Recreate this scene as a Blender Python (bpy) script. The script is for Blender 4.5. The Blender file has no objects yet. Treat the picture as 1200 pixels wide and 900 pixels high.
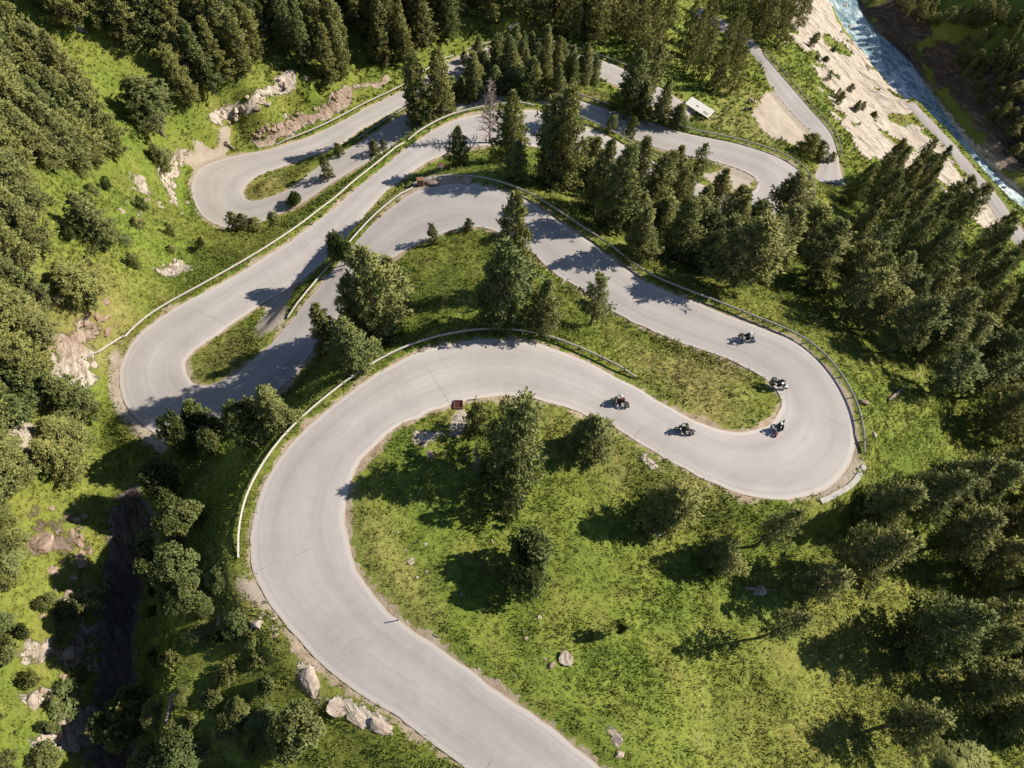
import bpy, math, numpy as np
from mathutils import Vector
rng = np.random.default_rng(7)
PI = math.pi
scene = bpy.context.scene
COL = scene.collection

# ------------------------------------------------------------------ camera geometry (a drone about 60 m above the upper road)
F = 835.0; NADIR = (565.0, 880.0); CAM = np.array([0.0, 0.0, 60.0])
Uc = np.array([-(NADIR[0]-600), NADIR[1]-450, F]); Uc /= np.linalg.norm(Uc)
fwd = np.array([0, 0, -1.0]); Nc = fwd-Uc*fwd.dot(Uc); Nc /= np.linalg.norm(Nc); Ec = np.cross(Nc, Uc)
ROT = np.array([Ec, Nc, Uc])
def ray(px, py):
    px = np.asarray(px, float); py = np.asarray(py, float)
    return np.stack([(px-600)/F, -(py-450)/F, -np.ones_like(px)], -1) @ ROT.T
def atz(px, py, z):
    d = ray(px, py); t = (np.asarray(z)-CAM[2])/d[..., 2]
    return CAM+d*t[..., None]
def proj(p):
    c = (np.asarray(p)-CAM) @ ROT
    return np.stack([600+F*c[..., 0]/-c[..., 2], 450-F*c[..., 1]/-c[..., 2]], -1)

# ------------------------------------------------------------------ helpers
def mesh_np(name, V, faces, attrs=None, mats=(), smooth=False, mat_idx=None):
    """faces: (n,3) or (n,4) int array; attrs: name -> per vertex floats"""
    me = bpy.data.meshes.new(name)
    V = np.asarray(V, np.float32); faces = np.asarray(faces, np.int32)
    n, k = faces.shape
    me.vertices.add(len(V)); me.vertices.foreach_set('co', V.ravel())
    me.loops.add(n*k); me.loops.foreach_set('vertex_index', faces.ravel())
    me.polygons.add(n)
    me.polygons.foreach_set('loop_start', np.arange(0, n*k, k, dtype=np.int32))
    me.polygons.foreach_set('loop_total', np.full(n, k, np.int32))
    if mat_idx is not None: me.polygons.foreach_set('material_index', np.asarray(mat_idx, np.int32))
    me.polygons.foreach_set('use_smooth', np.full(n, smooth))
    me.update(calc_edges=True)
    for a, v in (attrs or {}).items():
        at = me.attributes.new(a, 'FLOAT', 'POINT'); at.data.foreach_set('value', np.asarray(v, np.float32))
    for m in mats: me.materials.append(m)
    return me
def link(name, me, parent=None, loc=(0, 0, 0)):
    o = bpy.data.objects.new(name, me); COL.objects.link(o); o.location = loc
    if parent: o.parent = parent
    return o
def tag(o, label=None, cat=None, group=None, kind=None):
    if label: o['label'] = label
    if cat: o['category'] = cat
    if group: o['group'] = group
    if kind: o['kind'] = kind
    return o
def thing(name, label, cat, loc=(0, 0, 0), rz=0, group=None):
    o = link(name, None, None, loc); o.rotation_euler = (0, 0, rz); o.empty_display_size = .3
    return tag(o, label, cat, group)
def clone(root, loc, rz=0, label=None, group=None, scale=None):
    def cp(o, par):
        c = o.copy(); COL.objects.link(c)
        if par: c.parent = par
        for ch in o.children: cp(ch, c)
        return c
    r = cp(root, None); r.location = loc; r.rotation_euler = (0, 0, rz)
    if label: r['label'] = label
    if group: r['group'] = group
    if scale is not None: r.scale = scale
    return r
class MB:
    """collects simple shapes into one mesh"""
    def __init__(s): s.v = []; s.f = []
    def add(s, V, Fc):
        o = len(s.v); s.v += [tuple(p) for p in V]; s.f += [tuple(i+o for i in f) for f in Fc]; return s
    def box(s, c, d, rz=0, ry=0, bev=0):
        hx, hy, hz = d[0]/2, d[1]/2, d[2]/2
        P = []
        b = min(bev, hx*.9, hy*.9, hz*.9)
        if b <= 0:
            P = [(x, y, z) for z in (-hz, hz) for x, y in ((-hx, -hy), (hx, -hy), (hx, hy), (-hx, hy))]
            Fc = [(3, 2, 1, 0), (4, 5, 6, 7), (0, 1, 5, 4), (1, 2, 6, 5), (2, 3, 7, 6), (3, 0, 4, 7)]
        else:
            for z, i in ((-hz, b), (-hz+b, 0), (hz-b, 0), (hz, b)):
                X, Y = hx-i, hy-i
                P += [(-X+b, -Y, z), (X-b, -Y, z), (X, -Y+b, z), (X, Y-b, z), (X-b, Y, z), (-X+b, Y, z), (-X, Y-b, z), (-X, -Y+b, z)]
            Fc = [tuple(range(7, -1, -1)), tuple(range(24, 32))]
            for r in range(3):
                for k in range(8): Fc.append((r*8+k, r*8+(k+1) % 8, r*8+8+(k+1) % 8, r*8+8+k))
        cz, sz, cy, sy = math.cos(rz), math.sin(rz), math.cos(ry), math.sin(ry)
        Q = []
        for x, y, z in P:
            x, z = x*cy+z*sy, -x*sy+z*cy
            Q.append((c[0]+x*cz-y*sz, c[1]+x*sz+y*cz, c[2]+z))
        return s.add(Q, Fc)
    def tube(s, pts, rad, n=8, cap=True):
        pts = [Vector(p) for p in pts]
        rad = [float(q) for q in rad] if hasattr(rad, '__len__') else [float(rad)]*len(pts)
        V = []; Fc = []
        for i, p in enumerate(pts):
            t = (pts[min(i+1, len(pts)-1)]-pts[max(i-1, 0)]).normalized()
            a = t.cross(Vector((0, 0, 1)))
            if a.length < .05: a = t.cross(Vector((0, 1, 0)))
            a.normalize(); b = t.cross(a)
            for k in range(n):
                q = 2*PI*k/n; V.append(p+rad[i]*(math.cos(q)*a+math.sin(q)*b))
        for i in range(len(pts)-1):
            for k in range(n): Fc.append((i*n+k, i*n+(k+1) % n, i*n+n+(k+1) % n, i*n+n+k))
        if cap: Fc += [tuple(range(n-1, -1, -1)), tuple(range((len(pts)-1)*n, len(pts)*n))]
        return s.add(V, Fc)
    def ell(s, c, r, nu=14, nv=8, ry=0, fn=None):
        V = []; Fc = []
        for i in range(nv+1):
            th = PI*i/nv
            for k in range(nu):
                ph = 2*PI*k/nu
                x, y, z = r[0]*math.sin(th)*math.cos(ph), r[1]*math.sin(th)*math.sin(ph), r[2]*math.cos(th)
                if fn: x, y, z = fn(x, y, z)
                x, z = x*math.cos(ry)+z*math.sin(ry), -x*math.sin(ry)+z*math.cos(ry)
                V.append((c[0]+x, c[1]+y, c[2]+z))
        for i in range(nv):
            for k in range(nu): Fc.append((i*nu+k, i*nu+nu+k, i*nu+nu+(k+1) % nu, i*nu+(k+1) % nu))
        return s.add(V, Fc)
    def torus(s, c, R, r, nu=24, nv=8):          # axis along y
        V = []; Fc = []
        for i in range(nu):
            a = 2*PI*i/nu
            for k in range(nv):
                b = 2*PI*k/nv; q = R+r*math.cos(b)
                V.append((c[0]+q*math.cos(a), c[1]+r*math.sin(b), c[2]+q*math.sin(a)))
        for i in range(nu):
            for k in range(nv): Fc.append((i*nv+k, i*nv+(k+1) % nv, ((i+1) % nu)*nv+(k+1) % nv, ((i+1) % nu)*nv+k))
        return s.add(V, Fc)
    def mesh(s, name, mat, smooth=False):
        me = bpy.data.meshes.new(name); me.from_pydata(s.v, [], s.f); me.materials.append(mat)
        if smooth: me.polygons.foreach_set('use_smooth', [True]*len(me.polygons))
        me.update(); return me
    def build(s, name, mat, parent=None, smooth=False, loc=(0, 0, 0)):
        return link(name, s.mesh(name, mat, smooth), parent, loc)

# value noise
def _hash(ix, iy, seed):
    h = (ix.astype(np.int64)*374761393+iy.astype(np.int64)*668265263+seed*974711) & 0xffffffff
    h = ((h ^ (h >> 13))*1274126177) & 0xffffffff
    return ((h ^ (h >> 16)) & 0xffff)/65535.0
def vnoise(x, y, seed=0):
    ix, iy = np.floor(x), np.floor(y); fx, fy = x-ix, y-iy
    fx = fx*fx*fx*(fx*(fx*6-15)+10); fy = fy*fy*fy*(fy*(fy*6-15)+10)
    a, b, c, d = _hash(ix, iy, seed), _hash(ix+1, iy, seed), _hash(ix, iy+1, seed), _hash(ix+1, iy+1, seed)
    return (a*(1-fx)+b*fx)*(1-fy)+(c*(1-fx)+d*fx)*fy
def fbm(x, y, scale, octv=4, seed=0, gain=.5):
    s = 0; a = 1; tot = 0
    for k in range(octv):
        s = s+a*(vnoise(x/scale*2**k+17.3*k, y/scale*2**k-9.1*k, seed+k)-.5); tot += a; a *= gain
    return s/tot*2
def inpoly(px, py, poly):
    inside = np.zeros(px.shape, bool); n = len(poly)
    for i in range(n):
        x1, y1 = poly[i]; x2, y2 = poly[(i+1) % n]
        if y1 == y2: continue
        c = ((y1 > py) != (y2 > py)) & (px < (x2-x1)*(py-y1)/(y2-y1)+x1)
        inside ^= c
    return inside
def sstep(a, b, x):
    t = np.clip((x-a)/(b-a), 0, 1); return t*t*(3-2*t)

# ------------------------------------------------------------------ materials
def mat(name): 
    m = bpy.data.materials.new(name); m.use_nodes = True
    nt = m.node_tree; nt.nodes.clear()
    out = nt.nodes.new('ShaderNodeOutputMaterial')
    return m, nt, out
class G:
    """tiny node graph helper"""
    def __init__(s, nt): s.nt = nt
    def n(s, typ, **kw):
        nd = s.nt.nodes.new(typ)
        for k, v in kw.items():
            if k.startswith('i_'): nd.inputs[k[2:].replace('_', ' ')].default_value = v
            else: setattr(nd, k, v)
        return nd
    def l(s, a, b): s.nt.links.new(a, b)
    def noise(s, vec, scale, detail=4, rough=.55, dist=0):
        nd = s.n('ShaderNodeTexNoise'); nd.inputs['Scale'].default_value = scale; nd.inputs['Detail'].default_value = detail
        nd.inputs['Roughness'].default_value = rough; nd.inputs['Distortion'].default_value = dist
        if vec is not None: s.l(vec, nd.inputs['Vector'])
        return nd.outputs['Fac']
    def ramp(s, fac, stops, interp='LINEAR'):
        nd = s.n('ShaderNodeValToRGB'); cr = nd.color_ramp; cr.interpolation = interp
        while len(cr.elements) < len(stops): cr.elements.new(.5)
        for e, (p, c) in zip(cr.elements, stops):
            e.position = p; e.color = (*c, 1) if hasattr(c, '__len__') else (c, c, c, 1)
        s.l(fac, nd.inputs[0]); return nd.outputs['Color']
    def mix(s, fac, a, b, typ='MIX'):
        nd = s.n('ShaderNodeMix', data_type='RGBA', blend_type=typ)
        for v, i in ((fac, 0), (a, 6), (b, 7)):
            if hasattr(v, 'is_linked') or hasattr(v, 'links'): s.l(v, nd.inputs[i])
            elif hasattr(v, '__len__'): nd.inputs[i].default_value = (*v, 1)
            else: nd.inputs[i].default_value = v
        return nd.outputs[2]
    def math(s, op, a, b=None, c=None, clamp=False):
        nd = s.n('ShaderNodeMath', operation=op, use_clamp=clamp)
        for i, v in enumerate((a, b, c)):
            if v is None: continue
            if hasattr(v, 'links'): s.l(v, nd.inputs[i])
            else: nd.inputs[i].default_value = v
        return nd.outputs[0]
    def attr(s, name):
        return s.n('ShaderNodeAttribute', attribute_name=name).outputs['Fac']
    def pos(s): return s.n('ShaderNodeNewGeometry').outputs['Position']
    def bump(s, h, strength, dist=.1):
        nd = s.n('ShaderNodeBump'); nd.inputs['Strength'].default_value = strength; nd.inputs['Distance'].default_value = dist
        s.l(h, nd.inputs['Height']); return nd.outputs['Normal']
    def bsdf(s, out, col, rough=.8, normal=None, spec=.3, metal=0, transl=None):
        p = s.n('ShaderNodeBsdfPrincipled')
        if hasattr(col, 'links'): s.l(col, p.inputs['Base Color'])
        else: p.inputs['Base Color'].default_value = (*col, 1)
        if hasattr(rough, 'links'): s.l(rough, p.inputs['Roughness'])
        else: p.inputs['Roughness'].default_value = rough
        p.inputs['Specular IOR Level'].default_value = spec; p.inputs['Metallic'].default_value = metal
        if normal is not None: s.l(normal, p.inputs['Normal'])
        sh = p.outputs[0]
        if transl:
            t = s.n('ShaderNodeBsdfTranslucent'); s.l(col, t.inputs[0]) if hasattr(col, 'links') else None
            mx = s.n('ShaderNodeMixShader'); mx.inputs[0].default_value = transl
            s.l(sh, mx.inputs[1]); s.l(t.outputs[0], mx.inputs[2]); sh = mx.outputs[0]
        s.l(sh, out.inputs[0]); return p
def simple(name, col, rough=.6, metal=0, spec=.4, var=.25, scale=6):
    m, nt, out = mat(name); g = G(nt)
    tc = g.n('ShaderNodeTexCoord').outputs['Object']
    nz = g.noise(tc, scale, 4)
    c = g.ramp(nz, [(.3, tuple(v*(1-var) for v in col)), (.7, tuple(min(1, v*(1+var)) for v in col))])
    g.bsdf(out, c, rough, None, spec, metal); return m

def soft_normal(g, k, radial=False):
    """leaf normals eased towards the vertical (grass) or outwards from the crown (trees), as many small leaves average out"""
    gn = g.n('ShaderNodeNewGeometry').outputs['Normal']
    sc = g.n('ShaderNodeVectorMath', operation='SCALE'); sc.inputs['Scale'].default_value = 1-k; g.l(gn, sc.inputs[0])
    if radial:
        tc = g.n('ShaderNodeTexCoord').outputs['Object']; mp = g.n('ShaderNodeMapping'); mp.inputs['Location'].default_value = (0, 0, -.6); mp.inputs['Scale'].default_value = (1, 1, .16)
        g.l(tc, mp.inputs[0]); vt = g.n('ShaderNodeVectorTransform', vector_type='VECTOR', convert_from='OBJECT', convert_to='WORLD'); g.l(mp.outputs[0], vt.inputs[0])
        nm = g.n('ShaderNodeVectorMath', operation='NORMALIZE'); g.l(vt.outputs[0], nm.inputs[0]); src = nm.outputs[0]
        s2 = g.n('ShaderNodeVectorMath', operation='SCALE'); s2.inputs['Scale'].default_value = k; g.l(src, s2.inputs[0]); src = s2.outputs[0]
    else:
        src = g.n('ShaderNodeCombineXYZ'); src.inputs[2].default_value = k; src = src.outputs[0]
    ad = g.n('ShaderNodeVectorMath', operation='ADD'); g.l(sc.outputs[0], ad.inputs[0]); g.l(src, ad.inputs[1])
    nm = g.n('ShaderNodeVectorMath', operation='NORMALIZE'); g.l(ad.outputs[0], nm.inputs[0]); return nm.outputs[0]
def grass_colour(g):
    """the same field of colour for the turf and for the tufts growing on it"""
    p = g.pos()
    big = g.noise(p, .055, 3, .5); mid = g.noise(p, .23, 4, .6); fine = g.noise(p, 1.6, 4, .65)
    a = g.ramp(mid, [(.30, (.090, .132, .022)), (.52, (.152, .184, .032)), (.70, (.225, .210, .055))])
    b = g.ramp(big, [(.38, (.118, .165, .024)), (.64, (.195, .195, .042))])
    c = g.mix(.45, a, b)
    c = g.mix(g.math('MULTIPLY', g.attr('dry'), .7), c, g.ramp(mid, [(.35, (.24, .19, .075)), (.65, (.30, .225, .11))]))
    f = g.ramp(fine, [(.28, .68), (.72, 1.25)])
    return g.mix(1.0, c, f, 'MULTIPLY')
def make_ground():
    m, nt, out = mat('meadow_ground'); g = G(nt); p = g.pos()
    fine = g.noise(p, 2.2, 5, .65); vf = g.noise(p, 9, 4, .7); med = g.noise(p, .7, 5, .6)
    grass = grass_colour(g)
    # earth shows between the tufts
    grass = g.mix(g.ramp(g.noise(p, .9, 5, .7), [(.62, 0), (.74, .55)]), grass, (.17, .125, .07))
    stone = g.ramp(vf, [(.25, (.20, .17, .14)), (.5, (.36, .32, .275)), (.75, (.52, .48, .43))])
    soil = g.ramp(med, [(.35, (.24, .185, .12)), (.65, (.37, .30, .225))])
    gravel = g.mix(g.math('MULTIPLY', g.attr('stony'), .6), soil, stone)
    ga = g.math('ADD', g.attr('gravel'), g.math('MULTIPLY', g.math('SUBTRACT', fine, .5), 1.3))
    ga = g.ramp(ga, [(.40, 0), (.60, 1)])
    c = g.mix(ga, grass, gravel)
    # rock
    vo = g.n('ShaderNodeTexVoronoi', feature='DISTANCE_TO_EDGE'); vo.inputs['Scale'].default_value = .55
    mp = g.n('ShaderNodeMapping'); mp.vector_type = 'TEXTURE'; mp.inputs['Rotation'].default_value = (0, 0, -.85); mp.inputs['Scale'].default_value = (4.5, .8, 1.2)
    g.l(p, mp.inputs[0]); 
    wob = g.n('ShaderNodeVectorMath', operation='ADD'); g.l(mp.outputs[0], wob.inputs[0])
    nzc = g.n('ShaderNodeTexNoise'); nzc.inputs['Scale'].default_value = .8; nzc.inputs['Detail'].default_value = 4
    g.l(p, nzc.inputs['Vector'])
    g.l(nzc.outputs['Color'], wob.inputs[1]); g.l(wob.outputs[0], vo.inputs['Vector'])
    streak = g.noise(mp.outputs[0], 1.3, 7, .68, .6)
    rcol = g.ramp(streak, [(.28, (.12, .10, .08)), (.42, (.34, .285, .23)), (.56, (.52, .455, .375)), (.72, (.60, .54, .46)), (.85, (.44, .33, .25))])
    red = g.ramp(streak, [(.3, (.11, .08, .06)), (.5, (.29, .215, .16)), (.7, (.42, .335, .27))])
    rcol = g.mix(g.attr('redrock'), rcol, red)
    rcol = g.mix(g.attr('darkrock_shade'), rcol, g.ramp(streak, [(.3, (.03, .024, .02)), (.5, (.085, .066, .052)), (.75, (.19, .155, .12))]))  # dark rock, with the shade of gully and far bank put into its colour
    crack = g.ramp(vo.outputs['Distance'], [(.0, .55), (.05, 1)])
    rcol = g.mix(.45, rcol, g.mix(1, rcol, crack, 'MULTIPLY'))
    ra = g.math('ADD', g.attr('rock'), g.math('MULTIPLY', g.math('SUBTRACT', g.noise(p, .8, 5, .7), .5), 1.5))
    ra = g.ramp(ra, [(.46, 0), (.58, 1)])
    c = g.mix(ra, c, rcol)
    h = g.math('ADD', g.math('MULTIPLY', fine, .6), g.math('MULTIPLY', vf, .35))
    h = g.math('ADD', h, g.math('MULTIPLY', g.math('MULTIPLY', ra, streak), 3.0))
    g.bsdf(out, c, .95, g.bump(h, .9, .22), .15); return m
def make_tufts(name, transl=.3):
    m, nt, out = mat(name); g = G(nt)
    c = grass_colour(g)
    t = g.ramp(g.attr('tone'), [(0, .80), (1, 1.30)])
    c = g.mix(1, c, t, 'MULTIPLY')
    g.bsdf(out, c, .75, soft_normal(g, .6), .15, 0, transl); return m
def make_asphalt():
    m, nt, out = mat('bleached_asphalt'); g = G(nt); p = g.pos()
    uv = g.n('ShaderNodeUVMap', uv_map='UVMap').outputs[0]
    sx = g.n('ShaderNodeSeparateXYZ'); g.l(uv, sx.inputs[0]); u, v = sx.outputs[0], sx.outputs[1]      # u metres along, v 0..1 across
    cb = g.n('ShaderNodeCombineXYZ'); g.l(g.math('MULTIPLY', u, .035), cb.inputs[0]); g.l(g.math('MULTIPLY', v, 9), cb.inputs[1])
    streak = g.noise(cb.outputs[0], 1.6, 6, .65)
    big = g.noise(p, .16, 4, .55); fine = g.noise(p, 14, 3, .7); mid = g.noise(p, 1.3, 5, .6)
    c = g.ramp(streak, [(.32, (.275, .254, .240)), (.5, (.316, .293, .278)), (.68, (.356, .332, .316))])
    c = g.mix(.5, c, g.ramp(big, [(.35, (.280, .256, .241)), (.65, (.356, .330, .312))]))
    c = g.mix(1, c, g.ramp(mid, [(.25, .95), (.75, 1.04)]), 'MULTIPLY')
    c = g.mix(1, c, g.ramp(fine, [(.2, .92), (.8, 1.07)]), 'MULTIPLY')
    # worn pale gutter and broken edge
    e = g.math('SUBTRACT', .5, g.math('ABSOLUTE', g.math('SUBTRACT', v, .5)))              # 0 at an edge
    en = g.math('ADD', e, g.math('MULTIPLY', g.math('SUBTRACT', mid, .5), .035))
    c = g.mix(g.ramp(en, [(.03, .75), (.085, 0)]), c, (.40, .37, .345))
    c = g.mix(g.ramp(en, [(.074, 0), (.080, .5), (.086, 0)]), c, (.22, .20, .19))
    c = g.mix(g.ramp(en, [(.004, .8), (.03, 0)]), c, (.36, .30, .24))
    # wheel tracks, and a few wandering cracks
    tr = g.math('ADD', v, g.math('MULTIPLY', g.math('SUBTRACT', big, .5), .12))
    c = g.mix(1, c, g.ramp(tr, [(.12, 1.04), (.26, .93), (.38, 1.0), (.5, 1.05), (.62, 1.0), (.74, .93), (.88, 1.04)]), 'MULTIPLY')
    n1 = g.math('ABSOLUTE', g.math('SUBTRACT', g.noise(p, .16, 7, .62, .4), .5))
    k1 = g.math('MULTIPLY', g.ramp(n1, [(.0, 1), (.0035, 0)]), g.ramp(g.noise(p, .075, 2), [(.55, 0), (.63, .4)]))
    n2 = g.math('ABSOLUTE', g.math('SUBTRACT', g.noise(p, .55, 6, .7, .8), .5))
    k2 = g.math('MULTIPLY', g.ramp(n2, [(.0, 1), (.007, 0)]), g.ramp(g.noise(p, .11, 2, .5, .3), [(.60, 0), (.68, .5)]))
    ut = g.math('ADD', g.math('MULTIPLY', u, .043), g.math('MULTIPLY', g.math('SUBTRACT', g.noise(p, .5, 6, .65), .5), .035))
    k3 = g.math('MULTIPLY', g.ramp(g.math('ABSOLUTE', g.math('SUBTRACT', g.math('FRACT', ut), .5)), [(0, 1), (.0016, 0)]), g.ramp(g.noise(p, .12, 2), [(.50, 0), (.60, .5)]))
    c = g.mix(g.math('MAXIMUM', k3, g.math('MAXIMUM', k1, k2)), c, (.11, .10, .095))
    # rusty smears in the bend
    sm = g.math('MULTIPLY', g.ramp(g.noise(cb.outputs[0], 2.7, 3), [(.60, 0), (.72, .35)]), g.ramp(big, [(.5, 0), (.62, 1)]))
    c = g.mix(sm, c, (.36, .26, .20))
    g.bsdf(out, c, .88, g.bump(fine, .25, .02), .25); return m
def make_foliage(name, dark, light, transl=.18, radial=True):
    m, nt, out = mat(name); g = G(nt)
    oi = g.n('ShaderNodeObjectInfo').outputs['Random']
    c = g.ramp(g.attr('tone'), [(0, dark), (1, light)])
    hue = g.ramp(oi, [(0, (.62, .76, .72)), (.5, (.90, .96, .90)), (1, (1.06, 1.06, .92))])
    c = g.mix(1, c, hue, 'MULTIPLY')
    nz = g.noise(g.pos(), .9, 3); c = g.mix(1, c, g.ramp(nz, [(.3, .82), (.7, 1.2)]), 'MULTIPLY')
    g.bsdf(out, c, .7, soft_normal(g, .5 if radial else .3, radial), .18, 0, transl); return m
def make_bark(name, a, b):
    m, nt, out = mat(name); g = G(nt)
    mp = g.n('ShaderNodeMapping'); mp.inputs['Scale'].default_value = (6, 6, 1.2)
    g.l(g.n('ShaderNodeTexCoord').outputs['Object'], mp.inputs[0])
    nz = g.noise(mp.outputs[0], 2, 5, .7); g.bsdf(out, g.ramp(nz, [(.3, a), (.7, b)]), .9, g.bump(nz, .7, .05), .1); return m
def make_rock(name, a, b, c3):
    m, nt, out = mat(name); g = G(nt); tc = g.n('ShaderNodeTexCoord').outputs['Object']
    nz = g.noise(tc, 1.5, 7, .7); n2 = g.noise(tc, 7, 5, .7)
    c = g.ramp(nz, [(.3, a), (.5, b), (.7, c3)]); c = g.mix(1, c, g.ramp(n2, [(.25, .7), (.75, 1.2)]), 'MULTIPLY')
    g.bsdf(out, c, .9, g.bump(n2, .6, .06), .2); return m
def make_water():
    m, nt, out = mat('glacier_water'); g = G(nt); p = g.pos()
    mp = g.n('ShaderNodeMapping'); mp.vector_type = 'TEXTURE'; mp.inputs['Rotation'].default_value = (0, 0, -1.05); mp.inputs['Scale'].default_value = (2.2, 1.0, 1); g.l(p, mp.inputs[0])
    nz = g.noise(mp.outputs[0], .42, 7, .68, .8); n2 = g.noise(mp.outputs[0], 1.6, 6, .7, .6)
    f = g.math('ADD', g.math('MULTIPLY', nz, .65), g.math('MULTIPLY', n2, .4))
    c = g.ramp(f, [(.36, (.06, .13, .15)), (.46, (.14, .225, .25)), (.54, (.30, .39, .41)), (.62, (.62, .66, .66))])
    r = g.ramp(f, [(.45, .12), (.62, .7)])
    g.bsdf(out, c, r, g.bump(f, .8, .5), .5); return m
# ------------------------------------------------------------------ the road: pairs of edge points, height from an even 9 % grade
MAIN = """720 1030 775 955;660 985 715 908;600 942 655 860;543 900 597 818;500 867 555 789;450 830 505 752;400 797 467 728;377 777 450 712;350 750 433 690;320 713 418 667;300 680 409 637;293 650 405 612;
298 597 405 590;310 567 410 567;330 533 421 542;360 500 440 523;400 467 462 503;433 443 483 492;467 423 510 480;500 410 535 472;533 402 557 467;567 397 580 464.5;600 398 600 464.5;633 403 627 468;667 415 655 474;700 430 680 483;733 447 708 496;767 467 738 512;800 485 770 531;827 498 805 551;853 505 840 568;880 505 880 582;898 499 920 587;908 492 957 583;914 482 983 565;916 472 1000 540;914 463 1005 510;909 455 1000 482;900 446 985 452;887 437 966 427;867 427 938 403;833 413 900 387;800 402 858 371;777 393 828 359;733 373 780 341;700 353 748 326;677 337 728 311;653 322 703 291;633 305 683 278;608 284 655 260;580 270 625 239;553 265 590 223;527 270 555 215.5;500 281 522 215.5;478 291 495 221;460 303 472 233;440 317 450 250;420 338 430 269;402 362 410 292;385 388 385 322;365 413 362 349;345 440 338 380;315 465 318 402;280 488 300 420;245 508 280 435;215 518 262 446;190 512 245 452;173 502 232 452;153 485 223 446;142 463 218 437;138 443 217 428;142 423 220 419;153 403 227 411;173 383 238 403;200 364 260 388;250 337 290 367;310 302 345 333;355 272 393 298;378 254 412 272;400 237 430 248;420 219 447 229;440 203 467 212;460 187 486 199;480 171 505 187;520 146 537 176;554 135 563 172;578 131 583 169;605 128 607 170;632 130 632 173;660 137 655 180;690 149 680 190;722 165 710 203;755 184 740 219;790 203 775 236;820 216 810 250;848 224 845 263;868 227 885 271;880 225 915 266;887 221 935 254;889 215 948 236;886 209 950 218;880 204 944 205;860 196 925 191;830 187 897 178;800 181 850 165;770 173 805 157;735 160 765 144;700 147 733 134;668 135 697 124;635 128 655 110;605 125 615 104;575 127 578 103;540 137 535 111;505 149 500 121.5;473 163 466 138;443 182 433 160;407 203 395 182;381 219 371 197;350 240 340 221;320 254 312 232;293 264 300 235;267 268 292 235;247 260 287 232;232 247 285 227;224 228 286 221;225 210 291 214;235 197 300 207;255 188 320 199;283 181 345 190;320 174 372 181;360 161 392 176;395 145 420 154;430 126 455 135;480 102 502 111;515 78 538 88;545 64 562 76;575 55 587 71;610 50 615 67;650 54 645 72;683 64 672 82;717 75 703 91;745 88 730 104;778 105 757 120;798 119 782 136;812 131 796 148"""
M = np.array([[float(v) for v in s.split()] for s in MAIN.replace("\n", "").split(";")])
Z0, GRADE = 1.0, .09
def solve_road():
    z = np.full(len(M), Z0)
    for k in range(160):
        L = atz(M[:, 0], M[:, 1], z); R = atz(M[:, 2], M[:, 3], z); c = (L+R)/2
        s = np.concatenate([[0], np.cumsum(np.linalg.norm(np.diff(c[:, :2], axis=0), axis=1))])
        z = z+.5*(Z0-GRADE*s-z)
    return L, R
def catmull(P, step):
    P = np.asarray(P); n = len(P); out = []
    Q = np.vstack([2*P[0]-P[1], P, 2*P[-1]-P[-2]])
    for i in range(n-1):
        p0, p1, p2, p3 = Q[i], Q[i+1], Q[i+2], Q[i+3]
        k = max(2, int(np.ceil(np.linalg.norm((p2-p1)[:3])/step)))
        t = np.linspace(0, 1, k, endpoint=False)[:, None]
        out.append(.5*((2*p1)+(-p0+p2)*t+(2*p0-5*p1+4*p2-p3)*t*t+(-p0+3*p1-3*p2+p3)*t**3))
    return np.vstack(out+[P[-1:]])
def smooth1(A, k=1):
    A = A.copy()
    for _ in range(k): A[1:-1] = .25*A[:-2]+.5*A[1:-1]+.25*A[2:]
    return A
mainL, mainR = solve_road()
def edge_pair(L, R, step=.8):
    D = catmull(np.hstack([L, R]), step); D = smooth1(D, 3)
    return D[:, :3], D[:, 3:]
ML, MR = edge_pair(mainL, mainR)
def road_px(rows, zs):
    rows = np.array(rows, float); zs = np.array(zs, float)
    return edge_pair(atz(rows[:, 0], rows[:, 1], zs), atz(rows[:, 2], rows[:, 3], zs))
r7 = [(952, 212, 990, 216), (960, 195, 985, 200), (966, 180, 982, 183), (962, 170, 980, 173), (953, 159, 976, 159), (938, 142, 964, 143), (921, 124, 950, 128), (908, 106, 935, 110), (899, 92, 919, 92), (893, 78, 904, 74), (884, 66, 893, 60), (866, 50, 876, 43), (843, 34, 852, 27), (812, 18, 822, 10)]
L7, R7 = road_px(r7, np.linspace(-52, -65, len(r7)))
r8 = [(1062, 122, 1072, 121), (1085, 148, 1096, 147), (1103, 166, 1115, 166), (1120, 187, 1133, 188), (1153, 230, 1167, 227), (1177, 267, 1192, 262), (1197, 292, 1214, 287), (1225, 330, 1245, 325), (1260, 380, 1283, 373)]
L8, R8 = road_px(r8, np.linspace(-76, -68, len(r8)))
ROADS = [('road', ML, MR), ('lower_road', L7, R7), ('valley_road', L8, R8)]

rivL = np.array([(940, -40), (973, 0), (988, 30), (1017, 67), (1040, 97), (1080, 137), (1107, 163), (1143, 197), (1173, 227), (1200, 248), (1260, 300), (1330, 360)], float)
rivR = np.array([(985, -40), (1004, 0), (1020, 33), (1066, 73), (1082, 97), (1108, 135), (1132, 167), (1164, 203), (1190, 225), (1215, 243), (1275, 292), (1345, 352)], float)
RZ = -85.0
RL, RR = edge_pair(atz(rivL[:, 0], rivL[:, 1], RZ), atz(rivR[:, 0], rivR[:, 1], RZ), 3)

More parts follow.
